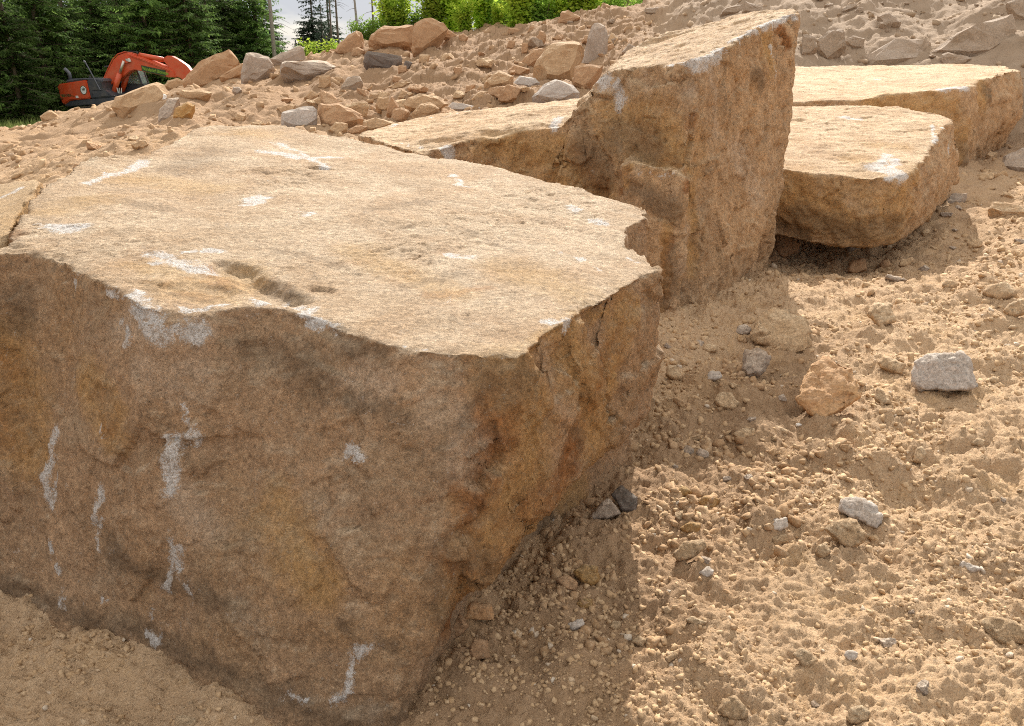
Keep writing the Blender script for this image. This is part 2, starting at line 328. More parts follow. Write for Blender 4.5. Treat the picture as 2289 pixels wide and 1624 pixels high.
# ------------------------------------------------------------------ terrain
ctl = []
def W(x, y, z): ctl.append((x, y, z))
def D_(dx, dy, y): ctl.append(tuple(at_y(dx, dy, y)))
for p in ((-3, 0, 0), (3, 0, 0), (0, 1, 0), (-2, 1.5, 0), (-1, 2, 0), (0, 2, 0), (1, 2, 0), (2, 2, .03), (3, 3, .08), (1, 3.2, 0), (2, 4, .05), (1.1, 5, .03), (2, 5.6, .06),
          (2.1, 6.4, .08), (2.7, 7.0, -.12), (3.3, 7.6, -.14), (2.6, 8, -.1), (3.4, 6.1, .16), (4.2, 6.6, .12), (4.6, 7.4, .16), (1, 7, 0), (-3, 3, 0), (-5, 3, 0), (-3, 6, .05), (0, 6, .1), (0, 8, .3), (3, 10, .3), (5, 10, .45),
          (-8, 5, .1), (8, 5, .5), (12, 8, 1.4), (10, 12, 1.6), (-12, 12, .1), (-15, 20, -.1)): W(*p)
D_(2200, 420, 9.6); D_(2289, 290, 13); D_(2260, 380, 10.5); D_(2240, 600, 6.3)
for p in ((0, 400, 10), (200, 330, 10), (300, 335, 9.5), (450, 270, 12), (600, 270, 13), (900, 265, 12.5), (1050, 245, 13), (1250, 215, 13.5), (0, 292, 19), (110, 272, 21), (200, 252, 24), (300, 228, 24), (380, 190, 24), (430, 192, 22),
          (560, 190, 21), (660, 175, 21), (700, 165, 23), (780, 110, 27), (850, 90, 26), (1000, 85, 26), (1150, 55, 27), (1290, 38, 27), (1400, 14, 26), (1500, 3, 26), (650, 220, 17), (800, 200, 17), (1000, 160, 19), (1200, 120, 20), (1300, 150, 17.5), (1150, 190, 15.5),
          (500, 220, 17), (420, 235, 16), (300, 290, 14), (2000, 146, 15.5), (2000, 0, 19.2), (1750, 0, 20), (2289, 0, 18), (2289, 140, 14.6), (1800, 150, 15.5), (1600, 60, 20), (1500, 110, 17)): D_(*p)
for p in ((20, 30, 7), (10, 26, 6), (6, 26, 5), (15, 24, 6), (25, 15, 5), (2, 34, 2.6), (-3, 34, 1.0), (-8, 34, -.2), (-20, 33, -1.2), (-10, 33, -.6), (-14, 28, -.3),(-30, 40, -1.4), (-20, 48, -1.3), (-26, 50, -1.35), (-8, 48, -1.0), (5, 50, .5), (25, 50, 6), (40, 40, 8), (-40, 60, -1.4), (0, 70, -.5), (30, 75, 3), (-60, 30, -1.4), (0, -12, 0), (-20, -5, 0), (20, -8, .4)): W(*p)
ctl = np.array(ctl); CX = ctl[:, :2]
def U_(r2): return np.where(r2 > 0, .5 * r2 * np.log(r2 + 1e-12), 0)
n = len(ctl); K = U_(((CX[:, None] - CX[None]) ** 2).sum(-1)) + np.eye(n) * .02
A_ = np.zeros((n + 3, n + 3)); A_[:n, :n] = K; A_[:n, n] = A_[n, :n] = 1; A_[:n, n + 1:] = CX; A_[n + 1:, :n] = CX.T
sol = np.linalg.solve(A_, np.r_[ctl[:, 2], 0, 0, 0])
def tps(x, y):
    out = np.empty(len(x))
    for s in range(0, len(x), 60000):
        q = np.stack([x[s:s + 60000], y[s:s + 60000]], 1); r2 = ((q[:, None] - CX[None]) ** 2).sum(-1)
        out[s:s + 60000] = U_(r2) @ sol[:n] + sol[n] + q @ sol[n + 1:]
    return out
def sstep(v, a, b): t = np.clip((v - a) / (b - a), 0, 1); return t * t * (3 - 2 * t)
def axis(segs):
    out = [segs[0][0]]
    for a, b, s0, s1 in segs:
        x = a
        while x < b - 1e-9:
            t = (x - a) / (b - a); x = x + s0 + (s1 - s0) * t; out.append(min(x, b))
    return np.unique(np.array(out))
xs = axis([(-420, -70, 40, 20), (-70, -24, 4, .4), (-24, -6, .26, .08), (-6, -2.1, .05, .02), (-2.1, -.4, .012, .0085), (-.4, 2.6, .0075, .0085), (2.6, 5, .012, .03), (5, 14, .04, .12), (14, 34, .2, .8), (34, 420, 4, 60)])
ys = axis([(-60, 0, 12, .5), (0, 1.5, .1, .012), (1.5, 2.6, .0065, .008), (2.6, 5, .009, .016), (5, 10, .018, .035), (10, 26, .04, .09), (26, 60, .2, .8), (60, 900, 4, 90)])
GX, GY = np.meshgrid(xs, ys); gx, gy = GX.ravel(), GY.ravel()
# coarse thin plate on a coarser grid, bilinear up
cxs, cys = axis([(-420, -40, 30, 8), (-40, 40, .5, .5), (40, 420, 8, 30)]), axis([(-60, -5, 10, 1), (-5, 60, .35, .5), (60, 900, 4, 60)])
cgx, cgy = np.meshgrid(cxs, cys); ch = tps(np.clip(cgx.ravel(), -45, 45), np.clip(cgy.ravel(), -12, 72)).reshape(cgx.shape)
ch = np.clip(ch, -3, 14)
def bil(X, Y, Z, x, y):
    i = np.clip(np.searchsorted(X, x) - 1, 0, len(X) - 2); j = np.clip(np.searchsorted(Y, y) - 1, 0, len(Y) - 2)
    u = np.clip((x - X[i]) / (X[i + 1] - X[i]), 0, 1); v = np.clip((y - Y[j]) / (Y[j + 1] - Y[j]), 0, 1)
    return (Z[j, i] * (1 - u) + Z[j, i + 1] * u) * (1 - v) + (Z[j + 1, i] * (1 - u) + Z[j + 1, i + 1] * u) * v
gz = bil(cxs, cys, ch, gx, gy)
dist = np.hypot(gx, gy); P3 = np.stack([gx, gy, gx * 0], 1)
rough = 1 - sstep(dist, 35, 60)
midf = sstep(gy, 8, 14) * rough
det = fbm(P3, .9, 4, 3) * (.07 + .19 * midf) * sstep(dist, 1.2, 4) + fbm(P3, .28, 2, 31) * .5 * midf
grey_f0 = lambda x, y: sstep(x - (y - 12) * .12, 1.6, 3.6) * sstep(y, 11.5, 14)
near = dist < 34
q = P3[near]; d = dist[near]; w = np.zeros(len(q))
msk = np.clip(.5 + 1.6 * fbm(q, 1.1, 3, 20), 0.1, 1.2)
w += fbm(q, 4, 7, 7, .60) * .060
w += np.abs(fbm(q, 2.4, 4, 57, .6)) * .05
if True:
    w += clods(q[:, 0] + .03 * noise3(q * 9, 5), q[:, 1] + .03 * noise3(q * 9, 6), 4.2, 100, .4) * .085 * msk * (1 - .3 * sstep(d, 9, 16))
    w += clods(q[:, 0] + .015 * noise3(q * 20, 5), q[:, 1] + .015 * noise3(q * 20, 8), 10, 110, .5) * .030 * sstep(noise3(q * 1.1, 93), -.2, .3) * msk * (1 - .5 * sstep(d, 14, 20))
    ff = d > 8; qf = q[ff]; wf = .12 * noise3(qf * 2.5, 61)
    w[ff] += (facets2(qf[:, 0] + wf, qf[:, 1] - wf, 2.3, 170) * .085 * (1 - .5 * grey_f0(qf[:, 0], qf[:, 1])) + facets2(qf[:, 0] + wf, qf[:, 1] + wf, 5.5, 180) * .028) * sstep(d[ff], 8, 14) * (.3 + .7 * sstep(qf[:, 0] + .25 * qf[:, 1], -1, 1.5))
    nn = d < 11; qq = q[nn]
    wx_, wy_ = qq[:, 0] + .02 * noise3(qq * 14, 5) + .006 * noise3(qq * 60, 15), qq[:, 1] + .02 * noise3(qq * 14, 8) + .006 * noise3(qq * 60, 18)
    cm = sstep(noise3(qq * 1.7, 91) + .5 * noise3(qq * 5, 92), -.25, .35)
    w2 = facets2(wx_, wy_, 11, 140) * .017 * cm + facets2(wx_, wy_, 27, 150) * .0075 * (.3 + cm) + facets2(wx_, wy_, 60, 160) * .004 + .5 * clods(qq[:, 0] + .006 * noise3(qq * 50, 5), qq[:, 1] + .006 * noise3(qq * 50, 8), 22, 120, .5) * .015 * (.2 + cm)
    w2 += clods(qq[:, 0] + .003 * noise3(qq * 90, 5), qq[:, 1] + .003 * noise3(qq * 90, 8), 50, 130, .6) * .009
    w2 += fbm(qq, 34, 3, 77, .7) * .012
    w[nn] += w2
det[near] += w - .03
gz = gz + det - .028 * (1 - sstep(np.abs(gx * .25 + gy * .95 - 1.62), .1, .5)) * (1 - sstep(gx, -.1, .4)); GZ = gz.reshape(GX.shape)
def H(x, y): return bil(xs, ys, GZ, np.atleast_1d(np.asarray(x, float)), np.atleast_1d(np.asarray(y, float)))
nx, ny = len(xs), len(ys); idx = np.arange(nx * ny).reshape(ny, nx)
fc = np.stack([idx[:-1, :-1], idx[:-1, 1:], idx[1:, 1:], idx[1:, :-1]], -1).reshape(-1, 4)
gm = mesh_from(np.stack([gx, gy, gz], 1), fc, 'ground', True)
grey_f = lambda x, y: sstep(x - (y - 12) * .12 + .6 * noise3(np.stack([x, y, x * 0], 1) * .7, 3), 1.6, 3.6) * sstep(y, 11.5, 14)
gr_ = grey_f(gx, gy)
set_attr(gm, 'greyish', gr_)
bank_shade = sstep(gx * .86 - gy * .51, -1.35, -1.15) * (1 - sstep(gx * .86 - gy * .51 + .12 * noise3(np.stack([gx, gy, gx * 0], 1) * 3, 4), -.75, -.35)) * (1 - sstep(gy, 4.4, 5.4))  # browner soil beside the boulder, part of it shade painted into the colour
set_attr(gm, 'reddish', .75 * bank_shade + sstep(gy, 7, 14) * (.7 + .3 * sstep(gx, -9, -3)) * (1 - gr_))
crest_y = 29.5 + 0 * gx
set_attr(gm, 'green', np.clip(sstep(gy, 32, 35) + sstep(-gx - gy * .55, 1.2, 2.6) * sstep(gy, 17, 20), 0, 1))
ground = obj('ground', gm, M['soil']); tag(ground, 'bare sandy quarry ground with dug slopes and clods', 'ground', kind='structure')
print('ground verts', len(gz))

TS = np.exp(np.linspace(math.log(1.4), math.log(90), 1500))
def on_ground(dx, dy):
    r = ray(dx, dy); p = CAM[None] + TS[:, None] * r[None]; b = p[:, 2] < H(p[:, 0], p[:, 1])
    return p[np.argmax(b)] if b.any() else p[-1]

# ------------------------------------------------------------------ big boulders
def loft(bm, rings):
    vs = [[bm.verts.new(p) for p in r] for r in rings]; n = len(rings[0])
    for a, b in zip(vs[:-1], vs[1:]):
        for i in range(n): bm.faces.new((a[i], a[(i + 1) % n], b[(i + 1) % n], b[i]))
    for r, flip in ((vs[0], True), (vs[-1], False)):
        f = bm.faces.new(r if flip else r[::-1])
    bmesh.ops.recalc_face_normals(bm, faces=bm.faces)
def finish_rock(bm, vox, origin, seed, amp=1., sm=1):
    me = remeshed(bm, vox, sm); v = co_of(me); nn = no_of(me)
    up = sstep(nn[:, 2], .5, .8) * .97
    h = fbm(v, 1.6, 3, seed) * .045 + (fbm(v, 6, 5, seed + 9, .6) * .022 + facets(v, 3.4, seed + 20) * .03 + facets(v, 9, seed + 30) * .014) * (1 - up) + fbm(v, 26, 3, seed + 50, .7) * (.007 - .004 * up)
    v = v + nn * (h * amp)[:, None]; set_co(me, v); return me, v
def stroke_attr(me, v, strokes, bvh, wmul=1.):
    out = np.zeros(len(v)); v = v + .045 * np.stack([fbm(v, 9, 4, 901, .65), fbm(v, 9, 4, 911, .65), fbm(v, 9, 4, 921, .65)], 1)
    for pts, wd in strokes:
        P = []
        for (dx, dy) in pts:
            r = ray(dx, dy); hit = bvh.ray_cast(Vector(CAM), Vector(r / np.linalg.norm(r)))
            if hit[0] is not None: P.append(np.array(hit[0]))
        if not P: continue
        if len(P) == 1: P = P * 2
        for a, b in zip(P[:-1], P[1:]):
            ab = b - a; L = max((ab ** 2).sum(), 1e-9); t = np.clip(((v - a) @ ab) / L, 0, 1)
            d = np.linalg.norm(v - a - t[:, None] * ab, axis=1); out = np.maximum(out, 1 - np.clip(d / (wd * wmul), 0, 1) ** 1.5)
    return out
def boulder(name, bm, vox, mat, origin, seed, label, scuff=(), stain=(), dark=(), pale=(), rust=(), amp=1., group=None, extra=None):
    me, v = finish_rock(bm, vox, origin, seed, amp)
    if extra is not None: v = extra(v, no_of(me)); set_co(me, v)
    tri = bmesh.new(); tri.from_mesh(me); bvh = BVHTree.FromBMesh(tri); tri.free()
    for nm, st in (('scuff', scuff), ('stain', stain), ('dark', dark), ('pale', pale), ('rust', rust)): set_attr(me, nm, stroke_attr(me, v, st, bvh, 1.3 if nm == 'scuff' else 1.))
    set_co(me, v - np.array(origin)); o = obj(name, me, M[mat], loc=origin)
    return tag(o, label, 'boulder', group)

# front boulder --------------------------------------------------
PL1 = (.735, -.088, .0796)
def lerp(a, b, t): return a + (b - a) * t
top = [(-230, 610), (-100, 575), (10, 563), (70, 562), (150, 590), (215, 628), (270, 655), (320, 690), (400, 700), (500, 690), (570, 674), (640, 690), (700, 708), (750, 732), (830, 760), (900, 781), (1000, 790), (1090, 797), (1165, 795),
       (1205, 762), (1260, 715), (1290, 700), (1340, 672), (1400, 635), (1462, 597), (1440, 565), (1402, 545), (1404, 503), (1447, 486), (1436, 470), (1345, 440), (1290, 417), (1225, 404), (1150, 388), (1100, 374), (990, 350), (900, 334), (800, 309),
       (720, 299), (640, 281), (560, 279), (480, 278), (435, 287), (385, 318), (320, 345), (270, 347), (215, 350), (170, 366), (150, 392), (100, 404), (75, 430), (45, 490), (15, 548), (-80, 560)]
base = [(-230, 1205), (-100, 1262), (0, 1312), (60, 1335), (130, 1368), (190, 1388), (260, 1410), (330, 1432), (400, 1455), (480, 1500), (530, 1535), (590, 1560), (640, 1580), (680, 1592), (730, 1602), (770, 1610), (820, 1612), (870, 1605), (930, 1590),
        (980, 1530), (1050, 1450), (1110, 1375), (1180, 1270), (1250, 1190), (1400, 1068)]
T1 = [at_plane(x, y, *PL1) for x, y in top]; B1 = [at_z(x, y, -.005) for x, y in base]
c1 = np.mean(T1, 0)
for i in range(len(base), len(top)):
    p = T1[i].copy(); p[2] = 0
    if i <= 29: p[0] -= -.02; p[1] += .05
    B1.append(p)
rings = []
prof = [(0, 0), (.04, .012), (.22, .035), (.45, .045), (.62, .06), (.72, .03), (.82, -.06), (.90, -.065), (1, -.05), (1.25, -.06)]
bulge = {18: .2, 19: .8, 20: 1.5, 21: 1.7, 22: 1.7, 23: 1.3, 24: 1.1, 25: .3}
for t, b in prof:
    R = []
    for i, (p, q) in enumerate(zip(T1, B1)):
        x = lerp(p, q, t); k = bulge.get(i, .45 if i < 18 else .3)
        if i < 18 and b < 0: b_ = .01
        else: b_ = b
        nrm = np.array((q[0] + p[0] - 2 * c1[0], q[1] + p[1] - 2 * c1[1], 0)); 
        if 18 <= i <= 24: nrm = np.array((.86, -.51, 0))
        elif i < 18: nrm = np.array((-.25, -.95, 0))
        nrm = nrm / np.linalg.norm(nrm); R.append(x + nrm * b_ * k)
    rings.append(R)
bm = bmesh.new(); loft(bm, rings)
def ex1(v, nn):
    up = sstep(nn[:, 2], .5, .8)
    # flat lying chips and shallow steps of the cleaved top
    s = v * np.array((1, 1, 0)); ang = .5; c, s_ = math.cos(ang), math.sin(ang)
    u = np.stack([(v[:, 0] * c + v[:, 1] * s_) * 1.0, (-v[:, 0] * s_ + v[:, 1] * c) * 2.2, v[:, 2]], 1)
    f = fbm(u, 3.2, 3, 300); step = (sstep(f, .05, .09) - .5) * .006 + (sstep(fbm(u, 7, 4, 340), .08, .13) - .5) * .002 + fbm(u, 16, 4, 350, .75) * .007
    # chipped pit along the front edge
    pit = 0
    for (dx, dy, rad, dep) in ((430, 650, .2, .010), (340, 640, .12, .010), (720, 640, .08, .012), (705, 375, .1, .015)):
        pp = at_plane(dx, dy, *PL1); dd = np.linalg.norm((v - pp) * np.array((1, 1.6, 1)), axis=1) + .05 * noise3(v * 14, 9) + .03 * noise3(v * 34, 19); pit = pit + dep * (1 - sstep(dd, rad * .45, rad * .75))
    gl = [at_plane(*q_, *PL1) for q_ in ((505, 590), (540, 600), (560, 622), (600, 640), (650, 662))]; gd = np.full(len(v), 9.)
    for a_, b_ in zip(gl[:-1], gl[1:]):
        ab = b_ - a_; t_ = np.clip(((v - a_) @ ab) / (ab @ ab), 0, 1); gd = np.minimum(gd, np.linalg.norm((v - a_ - t_[:, None] * ab), axis=1))
    gd = gd + .035 * noise3(v * 11, 9) + .018 * noise3(v * 30, 19); pit = pit + .030 * (1 - sstep(gd, .012, .075))
    ed = np.full(len(v), 9.)
    for a_, b_ in zip(T1, T1[1:] + T1[:1]):
        ab = b_ - a_; t_ = np.clip(((v - a_) @ ab) / max(ab @ ab, 1e-9), 0, 1); ed = np.minimum(ed, np.linalg.norm(v - a_ - t_[:, None] * ab, axis=1))
    chip = sstep(fbm(v, 5, 4, 810, .6), .02, .16)
    v = v - nn * ((1 - sstep(ed, 0, .05)) * .010 * chip)[:, None]
    # fracture along the left end
    cr_ = fbm(v + .1 * noise3(v * 5, 77)[:, None], 1.5, 3, 395); step = step * .9 - .010 * (1 - sstep(np.abs(cr_), .0, .012)) * sstep(fbm(v, 1.1, 2, 396), -.02, .12) + fbm(v * np.array((1, 1.5, 1)), 4.5, 3, 397) * .012
    side = (1 - up); rs = fbm(v * np.array((1, 1, .8)), 9, 5, 400, .65)
    e = sstep(v[:, 0] * .86 - v[:, 1] * .51, -1.17, -1.02) * side
    vw = v + .05 * np.stack([fbm(v, 5, 3, 470), fbm(v, 5, 3, 475), fbm(v, 5, 3, 480)], 1)
    gx_ = facets(vw * np.array((1, 1, .8)), 2.7, 417, .7) * .075 + facets(vw, 6.5, 430, .6) * .022 + facets(vw, 15, 431, .8) * .006 - np.abs(fbm(v * np.array((1, 1, .7)), 2.2, 4, 440)) * .06 + rs * .012
    return v + nn * (up * (step * (.25 + .75 * sstep(fbm(v, 1.3, 2, 380), -.05, .3)) - pit) + side * rs * .005 + e * gx_)[:, None]
white = [([(310, 690), (330, 740), (430, 742)], .035), ([(330, 566), (360, 570), (430, 600), (468, 612)], .045), ([(400, 566), (495, 560)], .022), ([(300, 655), (345, 700)], .03), ([(410, 690), (490, 686)], .02), ([(570, 672), (590, 680), (640, 684)], .018), ([(680, 690), (700, 715), (755, 734)], .03),
         ([(110, 505), (170, 512)], .05), ([(125, 962), (118, 1010), (105, 1110)], .032), ([(130, 1060), (118, 1120)], .014), ([(115, 1180), (125, 1250), (133, 1350)], .018), ([(222, 1090), (215, 1130), (222, 1170)], .028), ([(240, 1175), (222, 1200)], .012), ([(185, 1335), (225, 1336)], .016),
         ([(405, 905), (413, 945)], .014), ([(375, 980), (395, 975)], .028), ([(430, 975), (385, 1020)], .03), ([(395, 1010), (372, 1085)], .036), ([(370, 1190), (400, 1240), (418, 1320)], .022), ([(400, 1245), (365, 1310)], .018), ([(350, 1330), (330, 1390)], .009), ([(368, 1380), (370, 1440)], .012),
         ([(815, 1450), (795, 1490), (760, 1570)], .024), ([(790, 1480), (808, 1455)], .02), ([(635, 1555), (680, 1565)], .012), ([(320, 1420), (380, 1440)], .016), ([(600, 340), (660, 350)], .06), ([(690, 355), (760, 352)], .03), ([(555, 455), (585, 440)], .035), ([(675, 480), (685, 475)], .03), ([(1010, 390), (1035, 415)], .03),
         ([(1000, 570), (1050, 575)], .028), ([(1270, 570), (1300, 580)], .02), ([(1320, 495), (1345, 500)], .035), ([(1275, 462), (1290, 470)], .03), ([(1215, 718), (1260, 728)], .028), ([(1240, 1135), (1240, 1175), (1225, 1230)], .014), ([(620, 320), (730, 375)], .03), ([(770, 1010), (800, 1012)], .022), ([(900, 780), (1000, 792)], .008), ([(225, 950), (230, 960)], .012),
         ([(160, 620), (165, 640)], .014), ([(270, 725), (282, 770)], .02), ([(235, 655), (300, 670)], .014), ([(470, 560), (500, 565)], .02), ([(345, 585), (365, 575)], .03), ([(150, 1080), (158, 1110)], .006), ([(215, 1205), (222, 1235)], .007), ([(1330, 600), (1345, 606)], .014), ([(1410, 580), (1430, 590)], .014), ([(200, 410), (330, 360)], .03)]
stain = [([(300, 400), (470, 420)], .22), ([(120, 470), (230, 440)], .15), ([(800, 560), (1000, 650)], .16), ([(560, 300), (760, 290)], .3), ([(330, 600), (430, 640), (560, 610)], .12), ([(1150, 830), (1200, 900), (1180, 1050), (1100, 1200)], .2), ([(1260, 800), (1330, 950), (1280, 1100), (1150, 1200), (1050, 1300)], .2), ([(1400, 700), (1360, 860)], .15), ([(1300, 720), (1250, 770)], .1), ([(0, 780), (60, 1000)], .2), ([(200, 850), (250, 960)], .12), ([(380, 650), (500, 670), (560, 640)], .13), ([(1130, 600), (1270, 650)], .18), ([(700, 1300), (620, 1150)], .14), ([(1420, 680), (1200, 760)], .05)]
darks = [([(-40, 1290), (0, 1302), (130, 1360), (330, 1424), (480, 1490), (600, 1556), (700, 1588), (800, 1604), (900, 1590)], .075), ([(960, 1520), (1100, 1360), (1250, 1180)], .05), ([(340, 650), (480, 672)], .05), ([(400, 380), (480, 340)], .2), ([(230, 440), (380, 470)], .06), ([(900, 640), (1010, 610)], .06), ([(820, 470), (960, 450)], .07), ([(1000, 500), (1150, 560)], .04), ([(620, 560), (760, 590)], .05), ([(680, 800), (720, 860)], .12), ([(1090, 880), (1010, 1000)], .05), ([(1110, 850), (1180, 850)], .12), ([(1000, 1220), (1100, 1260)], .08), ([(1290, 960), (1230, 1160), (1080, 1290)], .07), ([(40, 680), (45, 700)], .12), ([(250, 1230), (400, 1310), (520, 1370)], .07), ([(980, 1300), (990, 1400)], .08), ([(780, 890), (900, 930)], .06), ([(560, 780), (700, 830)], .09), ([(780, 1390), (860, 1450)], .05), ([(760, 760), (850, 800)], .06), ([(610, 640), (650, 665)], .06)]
pales = [([(980, 930), (1050, 960), (1020, 1040)], .12), ([(330, 830), (430, 860)], .12), ([(390, 1100), (470, 1180)], .1), ([(260, 730), (420, 740)], .1), ([(1455, 880), (1420, 1000)], .04), ([(1240, 1150), (1235, 1200)], .03), ([(840, 1590), (930, 1580)], .04), ([(1200, 500), (1300, 520)], .2), ([(500, 350), (700, 420)], .3), ([(760, 830), (850, 860)], .08)]
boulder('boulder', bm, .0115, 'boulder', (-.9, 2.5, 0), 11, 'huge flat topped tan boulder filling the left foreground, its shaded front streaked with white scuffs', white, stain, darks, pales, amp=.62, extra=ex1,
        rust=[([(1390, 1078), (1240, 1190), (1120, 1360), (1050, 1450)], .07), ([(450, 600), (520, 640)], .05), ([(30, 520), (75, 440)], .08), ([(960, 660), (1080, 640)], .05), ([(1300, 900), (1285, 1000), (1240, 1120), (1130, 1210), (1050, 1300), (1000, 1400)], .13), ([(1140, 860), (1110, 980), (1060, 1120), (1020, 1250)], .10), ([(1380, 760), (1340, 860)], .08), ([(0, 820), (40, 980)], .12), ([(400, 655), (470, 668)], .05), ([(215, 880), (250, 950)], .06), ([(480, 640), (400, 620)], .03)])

# wedge boulder --------------------------------------------------
bm = bmesh.new()
def ring_at(pts): return [at_y(x, y, d) for x, y, d in pts]
t2 = ring_at([(1352, 158, 6.35), (1440, 150, 6.1), (1520, 145, 5.9), (1560, 138, 5.78), (1620, 104, 6.0), (1690, 65, 6.45), (1740, 40, 6.8), (1783, 30, 7.05), (1778, 17, 7.3), (1690, 24, 7.6), (1640, 32, 7.7), (1550, 62, 7.5), (1450, 82, 7.4), (1400, 115, 7.2)])
xy = [(p[0], p[1]) for p in t2]
b2 = [at_z(1215, 560, 0), at_z(1320, 640, 0), at_z(1400, 690, 0), at_z(1482, 712, 0), at_z(1560, 690, 0), at_z(1630, 660, 0), at_z(1665, 640, 0), at_z(1700, 600, 0), np.array((2.35, 7.4, 0)), np.array((2.3, 8.2, 0)), np.array((2, 8.5, 0)), np.array((1.5, 8.4, 0)), np.array((.8, 8.2, 0)), np.array((.4, 7.6, 0))]
m2 = []
for i, (a, b) in enumerate(zip(t2, b2)):
    m = lerp(a, b, .5)
    m2.append(m)
m2[0] = at_y(1290, 243, 6.3); m2[13] = m2[0] + np.array((.2, 1.2, .0)); m2[1] = at_y(1380, 300, 6.1); m2[7] = at_y(1762, 300, 6.9); m2[6] = at_y(1735, 330, 6.65)
q2 = [lerp(a, b, .6) for a, b in zip(m2, b2)]; q2[7] = at_y(1727, 520, 6.75); q2[0] = at_y(1245, 400, 6.15)
loft(bm, [t2, m2, q2, b2, [p + np.array((0, 0, -.4)) for p in b2]])
# low shoulder running left
s_t = ring_at([(1285, 250, 6.32), (1240, 290, 6.33), (1130, 303, 6.3), (1040, 318, 6.2), (950, 342, 6.0), (880, 325, 6.3), (800, 300, 7.0), (860, 285, 7.6), (930, 268, 8.1), (1030, 248, 8.5), (1150, 233, 8.7), (1285, 226, 8.6), (1400, 205, 8.2), (1400, 240, 6.6)])
s_b = [np.array((p[0] * 1.0, p[1] - (.12 if p[1] < 7 else -.2), -.3)) for p in s_t]
loft(bm, [s_t, [lerp(a, b, .5) for a, b in zip(s_t, s_b)], s_b])
# rusty block standing out of the shaded face
k0 = ring_at([(1398, 378, 5.62), (1418, 362, 5.60), (1520, 384, 5.44), (1534, 402, 5.46)]); k1 = [p + np.array((.05, .5, .02)) for p in k0[::-1]]
kr = k0 + k1; loft(bm, [kr, [p * np.array((1, 1, 0)) + np.array((.0, -.09, -.1)) for p in kr]])
def ex2(v, nn):
    side = 1 - sstep(nn[:, 2], .4, .7); vv = v * np.array((1, 1, .28))
    return v + nn * (side * (fbm(vv, 7, 4, 500, .6) * .035 + facets(vv, 5, 520) * .025) + (1 - side) * fbm(v * np.array((.6, 1.6, 1)), 7, 4, 540, .7) * .018)[:, None]
boulder('boulder', bm, .017, 'wedge', (1.2, 6.4, 0), 41, 'tall wedge shaped golden boulder with steep pointed top and a low shoulder running left',
        scuff=[([(1380, 195), (1392, 235)], .06), ([(1555, 140), (1590, 132), (1612, 118)], .07), ([(1345, 160), (1352, 178)], .08), ([(1500, 145), (1560, 143)], .03), ([(1700, 60), (1760, 35)], .05), ([(990, 330), (1005, 350)], .06), ([(1790, 20), (1779, 40)], .04), ([(1720, 110), (1735, 175)], .02), ([(1640, 90), (1690, 70)], .04), ([(1250, 262), (1240, 285)], .05), ([(1400, 385), (1520, 395)], .012), ([(900, 320), (960, 335)], .02), ([(860, 285), (960, 262), (1080, 245)], .02)],
        stain=[([(1405, 368), (1500, 362)], .09), ([(1398, 370), (1395, 410)], .07), ([(1490, 500), (1485, 640), (1483, 690)], .06), ([(1390, 260), (1480, 340)], .45), ([(1250, 380), (1330, 460)], .4), ([(1530, 330), (1545, 600)], .12), ([(1690, 60), (1720, 130)], .2), ([(1100, 330), (1250, 350)], .3)],
        dark=[([(1380, 300), (1450, 330)], .25), ([(1500, 560), (1490, 690)], .08), ([(1690, 170), (1700, 190)], .12), ([(1420, 420), (1500, 470)], .16), ([(1440, 80), (1500, 100)], .03), ([(1300, 330), (1350, 400)], .2)],
        pale=[([(1640, 330), (1690, 430)], .2), ([(1550, 200), (1540, 400), (1520, 600)], .08), ([(1590, 160), (1600, 300)], .08), ([(1420, 370), (1510, 380)], .06), ([(1330, 190), (1440, 200)], .15)], amp=1., extra=ex2,
        rust=[([(1398, 380), (1404, 364), (1470, 356), (1530, 378)], .07), ([(1394, 380), (1390, 425)], .06), ([(1492, 540), (1486, 620), (1483, 700)], .06), ([(1420, 290), (1470, 340)], .12), ([(1290, 350), (1350, 430)], .14), ([(1545, 260), (1535, 420)], .06), ([(1745, 60), (1760, 100)], .07)])

# slab boulders on the right --------------------------------------
def plane3(d): return (-.68, 0, .2)
P3_ = (-.68, 0, .2)
t3 = [at_plane(x, y, *P3_) for x, y in ((1700, 372), (1749, 380), (1800, 386), (1866, 392), (1960, 398), (2020, 393), (2065, 358), (2090, 315), (2108, 288), (2128, 267), (2096, 249), (2040, 243), (1980, 239), (1850, 231), (1767, 235), (1650, 250))]
b3 = [at_y(x, y, d) for x, y, d in ((1700, 520, 7.5), (1740, 522, 7.45), (1790, 538, 7.35), (1850, 545, 7.25), (1950, 548, 7.15), (2000, 540, 7.2), (2040, 520, 7.5), (2085, 475, 8.0), (2120, 440, 8.6), (2140, 400, 9.2))]
b3 += [np.array((t3[i][0], t3[i][1] - .1, .3)) for i in range(10, 16)]
m3 = []
for i, (a, b) in enumerate(zip(t3, b3)):
    m = lerp(a, b, .5); out = np.array((m[0] - 3.2, m[1] - 8.4, 0)); out /= np.linalg.norm(out); m3.append(m + out * (.07 if i < 10 else .02))
m3[9] = at_y(2146, 330, 9.0)
b3 = [p + np.array((0, 0, -.02)) for p in b3]; low3 = [lerp(p, np.array((3.2, 8.8, p[2] - .03)), .3) for p in b3]
bm = bmesh.new(); loft(bm, [t3, m3, b3, low3])
def ex3(v, nn):
    up = sstep(nn[:, 2], .5, .8); u = v * np.array((.7, 1.7, 1))
    f = fbm(u, 3, 4, 600)
    return v + nn * (up * ((sstep(f, .05, .1) - .5) * .006 + fbm(u, 9, 5, 640, .75) * .008) + (1 - up) * fbm(v, 6, 4, 650, .65) * .03)[:, None]
